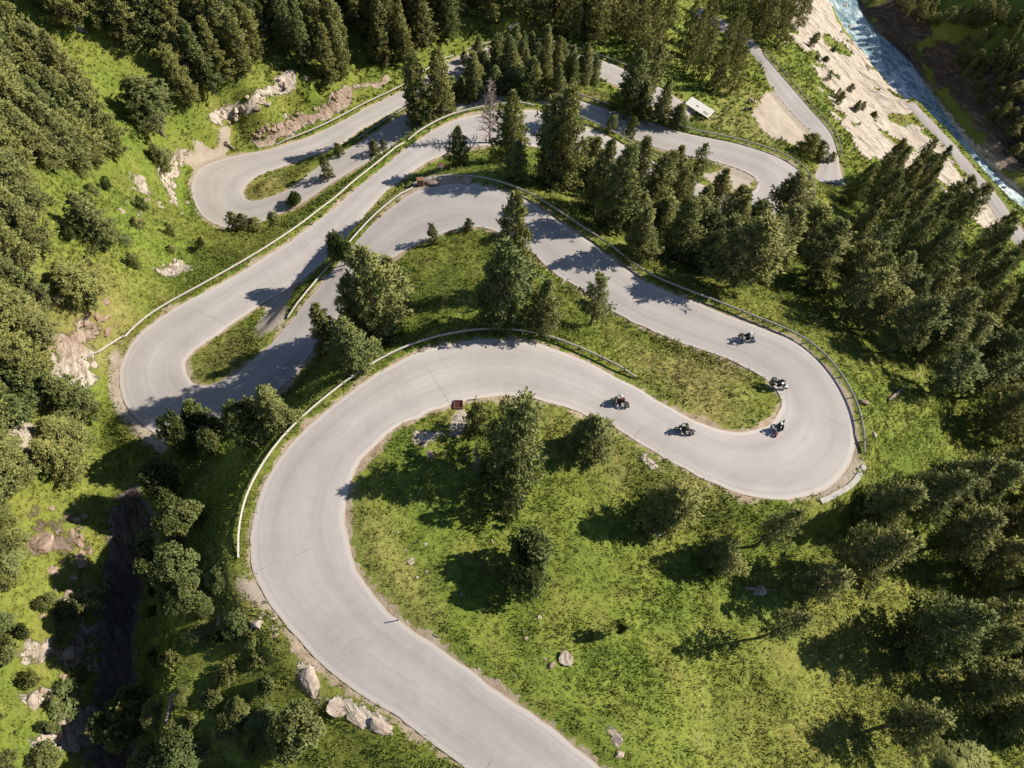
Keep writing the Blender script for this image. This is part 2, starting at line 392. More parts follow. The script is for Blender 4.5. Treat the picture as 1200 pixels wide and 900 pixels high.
# ------------------------------------------------------------------ terrain: a smooth surface through the road edges, the banks and spot heights
spots = [  # px, py, height
 (0, 0, -14), (0, 120, -10), (0, 200, -6), (60, 60, -19), (100, 120, -23), (150, 60, -24), (60, 180, -13), (60, 260, -8), (100, 200, -19), (150, 170, -28), (140, 250, -18), (200, 250, -30), (205, 200, -36),
 (0, 300, -5), (60, 330, -9), (110, 330, -14), (200, 310, -22), (60, 400, -10), (0, 400, -5), (0, 500, -8), (50, 500, -14), (100, 400, -16.0), (110, 480, -17.5), (100, 540, -18), (0, 580, -12), (160, 540, -18.3),
 (255, 230, -38.6), (300, 120, -35), (270, 140, -38), (350, 90, -36), (340, 135, -40), (230, 60, -27), (300, 40, -32), (400, 60, -40), (400, 0, -36), (200, 0, -22), (300, 0, -29), (100, 0, -17),
 (470, 60, -42.3), (450, 0, -38), (520, 20, -41.5), (600, 30, -43), (600, 0, -40), (680, 30, -47.5), (700, 0, -47), (780, 60, -50), (760, 0, -51), (830, 70, -55), (790, 20, -56),
 (830, 120, -50.5), (850, 140, -50), (890, 125, -53), (900, 145, -53), (930, 170, -51), (900, 175, -49),
 (130, 600, -20), (60, 620, -16), (20, 650, -14), (110, 650, -19), (140, 700, -22), (120, 760, -22), (130, 850, -22), (120, 920, -22), (60, 720, -16.5), (20, 760, -13), (60, 830, -15), (0, 880, -10), (90, 780, -19.5), (20, 700, -13), (70, 900, -15),
 (200, 560, -16.5), (185, 640, -17), (168, 720, -20), (166, 800, -20.5), (160, 880, -19), (200, 720, -6.8), (200, 800, -6.8), (192, 870, -7.2), (205, 660, -9), (230, 560, -12), (232, 620, -8.5), (228, 700, -5.6), (240, 780, -5.2), (240, 860, -5.2), (270, 700, -3.6), (262, 590, -5.5), (285, 740, -3.6), (310, 800, -3.2), (340, 870, -3.2), (400, 880, -2.5), (260, 950, -7), (340, 960, -5), (430, 930, -2.0), (190, 960, -12),
 (560, 560, -4.6), (500, 640, -3.2), (620, 640, -5.2), (600, 740, -2.6), (700, 620, -6.8), (720, 720, -5.0), (820, 620, -8.6), (820, 720, -8.0), (700, 820, -2.6), (820, 850, -6), (900, 640, -9.8), (960, 620, -10.5), (950, 760, -11), (1000, 680, -13), (1060, 560, -13.5), (1060, 640, -15.5), (1120, 720, -17), (1080, 820, -14), (960, 880, -9), (1200, 900, -16), (1200, 780, -19), (1200, 650, -22), (800, 950, -3.5), (1000, 980, -9), (1200, 1000, -14),
 (1030, 480, -11), (1030, 540, -11), (1080, 460, -16), (1120, 520, -19.5), (1200, 540, -26), (1200, 450, -33), (1000, 400, -14), (1060, 380, -21), (1120, 400, -25), (960, 350, -17.5), (1020, 300, -29), (1120, 320, -36), (1180, 370, -40),
 (900, 330, -16), (850, 320, -14.5), (800, 320, -13), (820, 280, -20), (900, 290, -22), (760, 280, -16), (700, 240, -17.5), (640, 215, -15.5), (580, 200, -14.6), (960, 260, -34), (1000, 250, -41), (1040, 240, -48), (1090, 260, -53), (1140, 300, -54),
 (990, 200, -50), (1010, 190, -56), (1060, 200, -62), (1100, 220, -65), (960, 100, -64), (990, 130, -64), (1030, 150, -70), (1080, 170, -74), (930, 40, -69), (950, 20, -75), (900, 20, -67), (980, 60, -77), (1020, 110, -77), (860, 0, -68),
 (1120, 110, -82), (1060, 20, -80), (1100, 40, -76.6), (1150, 100, -77.6), (1200, 180, -82), (1200, 100, -72.8), (1200, 0, -63), (1120, 0, -71.4), (1240, 200, -80), (1240, 100, -69),
]
far = [(-150, 0, 30), (-150, 100, 25), (-150, 200, 0), (-90, 200, -25), (-40, 220, -45), (20, 220, -65), (-300, 100, 110), (-300, -200, 120), (-60, -60, 5), (0, -60, 8), (80, -60, -4), (150, -50, -32), (0, -300, 60), (200, 60, -84), (190, 100, -66), (220, 160, -18), (260, 240, 20), (190, 230, -20), (400, 200, 120), (400, 400, 120), (160, 320, -48), (120, 330, -78), (60, 300, -83), (0, 330, -70), (-100, 330, -30), (-300, 400, 60), (0, 600, -60), (225, 0, -90), (300, 60, -40), (400, -100, 30), (-80, 30, 6), (-80, -20, 4), (-110, 60, 12), (-100, 130, -4)]
sp = np.array(spots, float)
ctrl = [atz(sp[:, 0], sp[:, 1], sp[:, 2]), np.array(far, float)]
for nm, L, R in ROADS:
    k = 4 if nm == 'road' else 6
    d = (R-L)[:, :2]; d = d/np.linalg.norm(d, axis=1)[:, None]
    for P, sg in ((L, -1), (R, 1)):
        Q = P[::k].copy(); Q[:, :2] += sg*d[::k]*.5; ctrl.append(Q)
dr = (RR-RL)[:, :2]; dr /= np.linalg.norm(dr, axis=1)[:, None]
for P, off, dz in ((RL, .5, -.6), (RR, -.5, -.6), (RL, -1.2, 1.0), (RR, 1.2, 1.2)):
    Q = P[::3].copy(); Q[:, :2] += off*dr[::3]; Q[:, 2] += dz; ctrl.append(Q)
Q = ((RL+RR)/2)[::3].copy(); Q[:, 2] -= 2; ctrl.append(Q)
C = np.vstack(ctrl)
_, ui = np.unique(np.round(C[:, :2]/.8).astype(int), axis=0, return_index=True); C = C[ui]
EPS = 1.2
def kern(a, b): return np.sqrt(((a[:, None, :]-b[None, :, :])**2).sum(-1)+EPS*EPS)
nC = len(C)
A = np.zeros((nC+3, nC+3)); A[:nC, :nC] = kern(C[:, :2], C[:, :2])-np.eye(nC)*.15
A[:nC, nC] = 1; A[:nC, nC+1:] = C[:, :2]; A[nC:, :nC] = A[:nC, nC:].T
wts = np.linalg.solve(A, np.concatenate([C[:, 2], np.zeros(3)]))
def rbf(xy):
    xy = np.asarray(xy); out = np.empty(len(xy)); Cf = C[:, :2].astype(np.float32); wf = wts[:nC].astype(np.float32)
    for i in range(0, len(xy), 8000):
        q = xy[i:i+8000].astype(np.float32)
        r2 = (q[:, 0:1]-Cf[:, 0])**2+(q[:, 1:2]-Cf[:, 1])**2+np.float32(EPS*EPS)
        out[i:i+8000] = np.sqrt(r2)@wf+wts[nC]+xy[i:i+8000]@wts[nC+1:]
    return out
def axis(lo, hi, step, lo2, hi2):
    a = list(np.arange(lo, hi+step, step)); s = step
    while a[-1] < hi2: s *= 1.22; a.append(a[-1]+s)
    s = step; b = []; x = lo
    while x > lo2: s *= 1.22; x -= s; b.append(x)
    return np.array(b[::-1]+a)
GX = axis(-95, 160, .55, -700, 800); GY = axis(-22, 235, .55, -500, 900)
XX, YY = np.meshgrid(GX, GY); XY = np.stack([XX.ravel(), YY.ravel()], 1)
HZ = rbf(XY)
# distance to the nearest road edge and the road's height there: samples of every ribbon spread outwards over the fine grid
def road_field():
    fx = np.where((GX > -95.3) & (GX < 160.3))[0]; fy = np.where((GY > -22.3) & (GY < 235.3))[0]
    i0, i1, j0, j1 = fx[0], fx[-1]+1, fy[0], fy[-1]+1
    nx_, ny_ = i1-i0, j1-j0; st = GX[i0+1]-GX[i0]
    S = []
    for nm, L, R in ROADS:
        D = np.hstack([L, R]); f = np.linspace(0, len(D)-1, len(D)*4); k = np.minimum(f.astype(int), len(D)-2); u = (f-k)[:, None]
        D = D[k]*(1-u)+D[k+1]*u
        t = np.linspace(0, 1, 33)[None, :, None]
        S.append((D[:, None, :3]*(1-t)+D[:, None, 3:]*t).reshape(-1, 3))
    S = np.vstack(S)
    ci = np.round((S[:, 0]-GX[i0])/st).astype(int); cj = np.round((S[:, 1]-GY[j0])/st).astype(int)
    ok = (ci >= 0) & (ci < nx_) & (cj >= 0) & (cj < ny_); S, ci, cj = S[ok], ci[ok], cj[ok]
    near = np.full((ny_, nx_), -1); dist = np.full((ny_, nx_), 1e9)
    gx = XX[j0:j1, i0:i1]; gy = YY[j0:j1, i0:i1]
    dd = (S[:, 0]-gx[cj, ci])**2+(S[:, 1]-gy[cj, ci])**2
    o = np.argsort(-dd); near[cj[o], ci[o]] = o
    inside = near >= 0
    dist[inside] = 0
    for step in (1, 16, 8, 4, 2, 1, 1):
        for dy in (-step, 0, step):
            for dx in (-step, 0, step):
                if dx == 0 and dy == 0: continue
                sh = np.full((ny_, nx_), -1)
                ys0, ys1 = max(0, dy), min(ny_, ny_+dy); xs0, xs1 = max(0, dx), min(nx_, nx_+dx)
                sh[ys0-dy:ys1-dy, xs0-dx:xs1-dx] = near[ys0:ys1, xs0:xs1]
                v = sh >= 0
                d = np.where(v, np.hypot(S[sh, 0]-gx, S[sh, 1]-gy), 1e9); d[inside] = 1e9
                up = d < dist; near[up] = sh[up]; dist[up] = d[up]
    # depth inside the road, in cells
    ins = inside.astype(float); dep = np.zeros_like(ins); cur = ins.copy()
    for k in range(3):
        nb = cur.copy()
        nb[1:-1, 1:-1] = np.minimum.reduce([cur[1:-1, 1:-1], cur[:-2, 1:-1], cur[2:, 1:-1], cur[1:-1, :-2], cur[1:-1, 2:]]); cur = nb; dep += cur
    e = np.where(inside, -dep*st, dist)
    E_ = np.full(XX.shape, 1e9); Z_ = np.zeros(XX.shape)
    E_[j0:j1, i0:i1] = e; Z_[j0:j1, i0:i1] = np.where(near >= 0, S[near, 2], 0)
    return E_.ravel(), Z_.ravel()
ED, ZR = road_field()
rive = np.full(len(XY), 1e9)
rc = (RL+RR)/2; rh = np.linalg.norm((RR-RL)[:, :2], axis=1)/2
idx = np.where((XY[:, 0] > 60) & (XY[:, 1] > 40))[0]
for i in range(0, len(idx), 8000):
    ii = idx[i:i+8000]; rive[ii] = (np.sqrt((XY[ii, 0:1]-rc[:, 0])**2+(XY[ii, 1:2]-rc[:, 1])**2)-rh).min(1)
# masks from outlines on the ground
PP = proj(np.stack([XY[:, 0], XY[:, 1], HZ], 1)); PX, PY = PP[:, 0], PP[:, 1]
infront = ((np.stack([XY[:, 0], XY[:, 1], HZ], 1)-CAM) @ ROT)[:, 2] < -1
def polymask(polys, warp=4):
    wx = fbm(XY[:, 0], XY[:, 1], 5, 3, 31)*warp*2; wy = fbm(XY[:, 0], XY[:, 1], 5, 3, 37)*warp*2
    m = np.zeros(len(XY))
    for p in polys: m[inpoly(PX+wx, PY+wy, p) & infront] = 1
    m = m.reshape(XX.shape)
    for _ in range(2):
        m[1:-1, 1:-1] = (m[1:-1, 1:-1]*2+m[:-2, 1:-1]+m[2:, 1:-1]+m[1:-1, :-2]+m[1:-1, 2:])/6
    return m.ravel()
gravel_p = [[(120, 440), (124, 415), (150, 393), (178, 376), (150, 400), (136, 440), (145, 472), (175, 507), (205, 520), (195, 532), (155, 512), (128, 475)],
 [(222, 205), (232, 178), (266, 180), (240, 196), (228, 212)], [(884, 126), (900, 108), (914, 112), (928, 130), (946, 150), (955, 168), (930, 172), (903, 163), (886, 148)],
 [(1005, 533), (1014, 547), (1000, 568), (965, 588), (950, 586), (985, 567)], [(283, 665), (300, 683), (333, 728), (318, 730), (292, 702), (276, 682)],
 [(318, 350), (345, 335), (335, 378), (297, 402), (305, 372)], [(530, 480), (547, 478), (549, 500), (534, 515), (522, 505)],
 [(820, 205), (850, 195), (885, 207), (880, 222), (850, 222)], [(800, 118), (812, 118), (820, 132), (800, 142)], [(470, 212), (520, 208), (550, 212), (520, 217), (480, 226)],
 [(175, 190), (225, 175), (230, 160), (255, 170), (262, 150), (272, 152), (268, 178), (225, 186)]]
rock_p = [[(912, -30), (972, -6), (985, 30), (1012, 66), (1036, 98), (1076, 139), (1103, 166), (1118, 180), (1150, 228), (1185, 280), (1150, 262), (1120, 240), (1080, 212), (1030, 192), (1003, 178), (986, 150), (970, 115), (950, 80), (930, 55), (912, 20)],
 [(248, 132), (265, 118), (300, 112), (320, 92), (355, 85), (345, 110), (310, 122), (285, 142), (262, 147)], [(288, 163), (330, 143), (395, 112), (450, 88), (455, 95), (400, 126), (345, 153), (305, 168)],
 [(5, 590), (70, 585), (100, 620), (118, 665), (60, 660), (15, 650)], [(62, 690), (105, 680), (106, 730), (95, 785), (65, 785), (72, 730)], [(20, 810), (50, 800), (75, 820), (78, 850), (60, 860)],
 [(28, 365), (58, 378), (80, 422), (65, 425), (42, 395)], [(68, 402), (100, 378), (132, 383), (120, 400), (82, 417)], [(165, 310), (210, 303), (237, 312), (215, 326), (185, 325)],
 [(143, 203), (165, 203), (178, 222), (160, 226)], [(45, 0), (65, 0), (105, 25), (98, 32), (55, 15)], [(143, 83), (156, 90), (152, 118), (143, 105)], [(160, 128), (185, 140), (190, 158), (172, 150)],
 [(342, 783), (376, 786), (383, 818), (420, 830), (466, 850), (450, 868), (400, 842), (350, 808)], [(1010, 0), (1060, 60), (1110, 110), (1175, 200), (1240, 220), (1240, 120), (1180, 60), (1140, 70), (1090, 30), (1050, -10)],
 [(740, 520), (756, 528), (768, 556), (758, 560), (744, 540)], [(482, 505), (520, 500), (512, 520), (488, 525)], [(815, 230), (880, 232), (860, 245), (820, 243)], [(100, 340), (128, 345), (120, 352)], [(700, 850), (725, 855), (722, 885), (712, 880)]]
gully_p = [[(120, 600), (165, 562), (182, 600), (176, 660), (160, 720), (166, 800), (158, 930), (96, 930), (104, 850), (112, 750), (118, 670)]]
red_p = [rock_p[2], rock_p[3], rock_p[4], rock_p[6], rock_p[7], rock_p[11], rock_p[12], rock_p[14]]
dry_p = [[(680, 340), (720, 365), (760, 390), (870, 450), (895, 470), (890, 492), (840, 490), (790, 470), (740, 440), (690, 400)], [(590, 480), (760, 530), (850, 590), (830, 600), (700, 540)], 
 [(222, 440), (230, 410), (300, 370), (305, 395), (262, 445)], [(410, 590), (440, 560), (470, 640), (520, 760), (640, 840), (560, 800), (440, 690)], [(255, 630), (300, 660), (330, 740), (300, 770), (260, 700)], [(830, 100), (900, 115), (890, 180), (820, 150)],
 [(285, 215), (370, 185), (370, 205), (320, 230), (290, 232)], [(430, 220), (480, 215), (500, 205), (470, 240), (430, 260)], [(640, 85), (660, 80), (700, 100), (690, 115)], [(20, 320), (140, 320), (160, 420), (60, 420)]]
slabgrass = None
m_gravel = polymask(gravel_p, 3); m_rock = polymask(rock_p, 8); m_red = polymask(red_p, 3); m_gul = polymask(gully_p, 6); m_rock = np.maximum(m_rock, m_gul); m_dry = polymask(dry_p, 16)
for _ in range(10):
    q_ = m_dry.reshape(XX.shape); q_[1:-1, 1:-1] = (q_[1:-1, 1:-1]+q_[:-2, 1:-1]+q_[2:, 1:-1]+q_[1:-1, :-2]+q_[1:-1, 2:])/5; m_dry = q_.ravel()
m_low = polymask([[(850, 690), (1000, 640), (1230, 640), (1230, 930), (830, 930)]], 30)
for _ in range(14):
    q_ = m_low.reshape(XX.shape); q_[1:-1, 1:-1] = (q_[1:-1, 1:-1]+q_[:-2, 1:-1]+q_[2:, 1:-1]+q_[1:-1, :-2]+q_[1:-1, 2:])/5; m_low = q_.ravel()
m_dry = np.clip(np.maximum(m_dry, m_low*.22)*.5+fbm(XY[:, 0], XY[:, 1], 5, 4, 45)*.5*(m_dry > .05), 0, 1)
m_rock = np.where(XY[:, 0] > 60, m_rock*(1-.6*sstep(.26, .46, fbm(XY[:, 0]*.8-XY[:, 1]*.5, XY[:, 0]*.5+XY[:, 1]*.8, 9, 4, 91))), m_rock)
# roughness of the land, fading out at the roads
away = sstep(.6, 5, ED)*sstep(-1, 4, rive)
bumpy = fbm(XY[:, 0], XY[:, 1], 7, 5, 3)*.75+fbm(XY[:, 0], XY[:, 1], 1.8, 3, 11)*.26
hill = sstep(-20, -45, XY[:, 0]+.12*XY[:, 1]*0)*.9+sstep(8, 30, (XY[:, 0]-115)*.89+(XY[:, 1]-176)*.45)*2.0
bumpy = bumpy*(1+hill)*(1-.45*sstep(.5, 1, m_rock)*(XY[:, 0] > 60))
# jointed rock: slanting slabs with steps
rot = -.85; a = XY[:, 0]*math.cos(rot)+XY[:, 1]*math.sin(rot); b = -XY[:, 0]*math.sin(rot)+XY[:, 1]*math.cos(rot)
slab = np.abs(fbm(a*.4, b*1.6, 4.5, 4, 51))*1.7+np.floor(fbm(a*.5, b*1.3, 6, 3, 61)*5)*.32
HZ2 = HZ+away*bumpy*(1-.4*m_rock)+away*m_rock*slab*np.where(XY[:, 0] > 60, .55, .65)
HZ2 += sstep(.5, 2.5, ED)*away*.12
# level the ground to each road
wroad = 1-sstep(1.3, 3.4, ED)
HZ2 = HZ2*(1-wroad)+(ZR-.04)*wroad
HZ2 = np.where(ED < -.25, ZR-.2, np.where(ED < .1, ZR-.2+.16*sstep(-.25, .1, ED), HZ2))
HZ2 = np.where(rive < 0, np.minimum(HZ2, RZ-.5), HZ2)
HG = HZ2.reshape(XX.shape)
def H(x, y):
    x = np.asarray(x, float); y = np.asarray(y, float)
    i = np.clip(np.searchsorted(GX, x)-1, 0, len(GX)-2); j = np.clip(np.searchsorted(GY, y)-1, 0, len(GY)-2)
    tx = (x-GX[i])/(GX[i+1]-GX[i]); ty = (y-GY[j])/(GY[j+1]-GY[j])
    return (HG[j, i]*(1-tx)+HG[j, i+1]*tx)*(1-ty)+(HG[j+1, i]*(1-tx)+HG[j+1, i+1]*tx)*ty
def field(A, x, y):
    A = A.reshape(XX.shape)
    i = np.clip(np.searchsorted(GX, x)-1, 0, len(GX)-2); j = np.clip(np.searchsorted(GY, y)-1, 0, len(GY)-2)
    return A[j, i]
def ground(px, py, tmax=420):
    """where the sight line through a pixel first meets the ground"""
    d = ray(px, py); d = d/np.linalg.norm(d, axis=-1, keepdims=True)
    px = np.atleast_1d(px); d = np.atleast_2d(d)
    t = np.full(len(d), 30.0); done = np.zeros(len(d), bool)
    for k in range(int((tmax-30)/.5)):
        p = CAM+d*t[:, None]; hit = p[:, 2] <= H(p[:, 0], p[:, 1]); done |= hit
        if done.all(): break
        t = np.where(done, t, t+.5)
    for k in range(6):
        p = CAM+d*t[:, None]; t = t-np.clip((H(p[:, 0], p[:, 1])-p[:, 2])/np.maximum(-d[:, 2], .2)*.7, -1, 1)
    p = CAM+d*t[:, None]; p[:, 2] = H(p[:, 0], p[:, 1])
    return p
def gpt(px, py): return ground(np.array([px], float), np.array([py], float))[0]

ny, nx = XX.shape
I = np.arange(nx*ny).reshape(ny, nx)
quads = np.stack([I[:-1, :-1].ravel(), I[:-1, 1:].ravel(), I[1:, 1:].ravel(), I[1:, :-1].ravel()], 1)
m_track = polymask([[(688, 668), (692, 668), (684, 720), (692, 785), (687, 785), (679, 720)], [(709, 664), (713, 664), (707, 720), (709, 762), (705, 762), (703, 720)], [(820, 778), (828, 778), (826, 840), (820, 900), (812, 900), (818, 840)]], 1)
m_dark_shade = sstep(4, 9, (XY[:, 0]-115)*.89+(XY[:, 1]-176)*.45)*(XY[:, 0] > 85)  # far bank: dark brown rock, darkened further to paint its shadowed side
m_dark_shade = np.maximum(m_dark_shade, m_gul); m_dark_shade = np.maximum(m_dark_shade, .45*polymask([rock_p[3]], 4))  # gully shade painted as darkened ground; brown mound part dark rock, part painted shade
m_rock = np.where(polymask([rock_p[3]], 8) > .1, m_rock*(.55+.45*sstep(-.25, .25, fbm(XY[:, 0], XY[:, 1], 2.5, 4, 95))), m_rock)
verge = (1-sstep(.1, .85, ED+fbm(XY[:, 0], XY[:, 1], 3, 3, 71)*.8))*.8
verge = np.maximum(verge, m_track*.7)
verge = np.maximum(verge, m_gravel)
bank = 1-sstep(0, 2.2, rive)
gz, gx = np.gradient(HG, GY, GX); slope = np.hypot(gx, gz).ravel()
rock_a = np.maximum(m_rock*(.85), sstep(1.9, 3.0, slope)*.7*(ED > 1.5))
rock_a = np.maximum(rock_a, bank*.9)
m_ground = make_ground()
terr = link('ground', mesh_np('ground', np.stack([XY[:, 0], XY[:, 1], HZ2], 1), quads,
    dict(gravel=verge, rock=rock_a, redrock=m_red, dry=m_dry, stony=m_gravel, darkrock_shade=m_dark_shade), [m_ground], True))
tag(terr, 'steep green mountainside with rock outcrops that the road winds down', 'ground', None, 'structure')

# road ribbons
m_asph = make_asphalt()
def ribbon(name, L, R, material, nacross=8, lift=0.0, label=None, cat='road'):
    c = (L+R)/2; s = np.concatenate([[0], np.cumsum(np.linalg.norm(np.diff(c, axis=0), axis=1))])
    t = np.linspace(0, 1, nacross+1)
    j1 = fbm(s, s*0+3, 1.5, 3, 81)*.16; j2 = fbm(s, s*0+9, 1.5, 3, 82)*.16
    d = (R-L)/np.linalg.norm(R-L, axis=1)[:, None]
    L = L-d*j1[:, None]; R = R+d*j2[:, None]
    V = L[:, None, :]*(1-t)[None, :, None]+R[:, None, :]*t[None, :, None]
    V[:, :, 2] += lift+.06*(1-(2*t-1)**2)[None, :]-.03*((np.abs(2*t-1) > .99))[None, :]
    sk1 = V[:, :1].copy(); sk1[..., 2] -= .12; sk2 = V[:, -1:].copy(); sk2[..., 2] -= .12
    V = np.concatenate([sk1, V, sk2], 1); t = np.concatenate([[0], t, [1]]); nacross += 2
    n = len(L); k = nacross+1; I = np.arange(n*k).reshape(n, k)
    q = np.stack([I[:-1, :-1].ravel(), I[:-1, 1:].ravel(), I[1:, 1:].ravel(), I[1:, :-1].ravel()], 1)
    a = V.reshape(-1, 3); p0, p1, p2 = a[q[3][0]], a[q[3][1]], a[q[3][2]]
    if np.cross(p1-p0, p2-p0)[2] < 0: q = q[:, ::-1]
    me = mesh_np(name, a, q, None, [material], True)
    fl = np.ones((n-1, nacross), bool); fl[:, 0] = fl[:, -1] = False; me.polygons.foreach_set('use_smooth', fl.ravel()); me.set_sharp_from_angle(angle=.5)
    uvl = me.uv_layers.new(name='UVMap')
    UV = np.stack([np.repeat(s, k), np.tile(t, n)], 1)
    uvl.data.foreach_set('uv', UV[q.ravel()].astype(np.float32).ravel())
    o = link(name, me); tag(o, label, cat, None, 'structure'); return o
ribbon('road', ML, MR, m_asph, 8, 0, 'pale grey asphalt road winding downhill in tight hairpin bends')
ribbon('lower_road', L7, R7, m_asph, 6, 0, 'pale asphalt road curving behind the gravel lay-by above the rock slabs')
ribbon('valley_road', L8, R8, m_asph, 4, 0, 'narrow grey road at the foot of the rock slabs beside the river')
rvL = RL.copy(); rvR = RR.copy(); rvL[:, :2] -= dr*1.5; rvR[:, :2] += dr*1.5
wt = ribbon('river', rvL, rvR, make_water(), 10, 0, 'rushing turquoise glacier river with white foam between rock banks', 'river')
# pale concrete gutter strip on the outside of the hairpin with the riders
m_conc = simple('worn_concrete', (.36, .34, .315), .9, 0, .2, .15, 2)
def strip_px(name, pts, w, label):
    P = [gpt(*p) for p in pts]; P = catmull(np.array(P), .4); P[:, 2] = smooth1(P[:, 2], 200)+.06
    t = np.gradient(P[:, :2], axis=0); t /= np.linalg.norm(t, axis=1)[:, None]; nrm = np.stack([-t[:, 1], t[:, 0]], 1)
    L = P.copy(); R = P.copy(); L[:, :2] += nrm*w/2; R[:, :2] -= nrm*w/2
    L[:, 2] = R[:, 2] = P[:, 2]+.02
    mb = MB(); n = len(P)
    V = []
    for i in range(n):
        for q, z in ((L[i], .08), (R[i], .08), (R[i], -.3), (L[i], -.3)): V.append((q[0], q[1], q[2]+z*(.5 if z > 0 else 1)))
    Fc = []
    for i in range(n-1):
        for k in range(4): Fc.append((4*i+k, 4*i+(k+1) % 4, 4*i+4+(k+1) % 4, 4*i+4+k))
    Fc += [(3, 2, 1, 0), (4*n-4, 4*n-3, 4*n-2, 4*n-1)]
    mb.add(V, Fc); o = mb.build(name, m_conc); tag(o, label, 'kerb', None, 'structure'); return o
strip_px('kerb', [(1013, 546), (1000, 566), (982, 578), (962, 588)], .55, 'short pale concrete gutter strip outside the hairpin with the motorcycles')

# ------------------------------------------------------------------ camera, sun, sky
cam = bpy.data.cameras.new('camera'); cam.sensor_width = 36; cam.lens = 36*F/1200; cam.clip_end = 4000; cam.clip_start = .5
co = link('camera', cam); co.location = CAM
from mathutils import Matrix
co.rotation_euler = Matrix(ROT.tolist()).to_euler()
scene.camera = co
AZ, EL = math.radians(15), math.radians(38.5)
sl = bpy.data.lights.new('sun', 'SUN'); sl.energy = 4.9; sl.angle = math.radians(.5); sl.color = (1, .915, .785)
so = link('sun', sl); so.location = (60, 20, 150)
sd = Vector((math.cos(AZ)*math.cos(EL), math.sin(AZ)*math.cos(EL), math.sin(EL)))
so.rotation_euler = sd.to_track_quat('Z', 'Y').to_euler()
w = bpy.data.worlds.new('World'); scene.world = w; w.use_nodes = True
wn = w.node_tree; sky = wn.nodes.new('ShaderNodeTexSky'); sky.sky_type = 'NISHITA'; sky.sun_disc = False
sky.sun_elevation = EL; sky.sun_rotation = PI/2-AZ; sky.altitude = 1800
wn.links.new(sky.outputs[0], wn.nodes['Background'].inputs[0]); wn.nodes['Background'].inputs[1].default_value = .085
vs = scene.view_settings; vs.view_transform = 'Standard'; vs.look = 'None'; vs.exposure = .78; vs.gamma = 1
# ------------------------------------------------------------------ vegetation
m_pine = make_foliage('stone_pine_needles', (.072, .088, .028), (.300, .290, .098))
m_pine_b = make_foliage('forest_pine_needles', (.070, .083, .027), (.290, .275, .095))
m_leaf = make_foliage('alder_leaves', (.085, .108, .034), (.275, .280, .100), .28)
m_mass = make_foliage('far_forest_needles', (.058, .072, .024), (.24, .23, .08), .18, False)
m_bark = make_bark('pine_bark', (.085, .065, .05), (.20, .165, .135))
m_dead = make_bark('dead_wood', (.15, .12, .105), (.30, .25, .225))

def needle_clumps(P, dirs, size, nper, r, width=.22, tone=None):
    """P (n,3) clump centres, dirs (n,3) shoot directions -> triangles of needles fanning round each shoot"""
    n = len(P)
    a = r.normal(size=(n, nper, 3)); a /= np.linalg.norm(a, axis=2, keepdims=True)
    d = dirs[:, None, :]*.75+a; d[..., 2] += .22; d /= np.linalg.norm(d, axis=2, keepdims=True)
    ln = (size[:, None]*r.uniform(.65, 1.25, (n, nper)))[..., None]
    side = np.cross(d, r.normal(size=(n, nper, 3))); side /= np.linalg.norm(side, axis=2, keepdims=True)+1e-6
    base = P[:, None, :]+a*size[:, None, None]*.22
    tip = base+d*ln; wv = side*ln*width
    mid = base+d*ln*.45
    V = np.stack([base, mid+wv, tip, mid-wv], 2).reshape(-1, 3)
    Fq = np.arange(len(V)).reshape(-1, 4)
    t = np.repeat(np.clip((tone if tone is not None else r.uniform(0, 1, n)), 0, 1), nper*4)
    return V, Fq, t
def trunk_mb(h, r0, r, bend=.02, limbs=(), n=8):
    mb = MB(); k = 9; off = np.cumsum(r.normal(size=(k, 2))*bend*h/ k, axis=0); off -= off[0]
    pts = [(off[i, 0], off[i, 1], -.8+(h+.8)*i/(k-1)) for i in range(k)]
    mb.tube(pts, [r0*(1.35 if i == 0 else 1)*(1-.9*i/(k-1))+.015 for i in range(k)], n)
    for p, q, ra in limbs: mb.tube([p, [(p[j]+q[j])/2+(.06*h*.1 if j == 2 else 0) for j in range(3)], q], [ra, ra*.65, ra*.3], 5)
    return mb
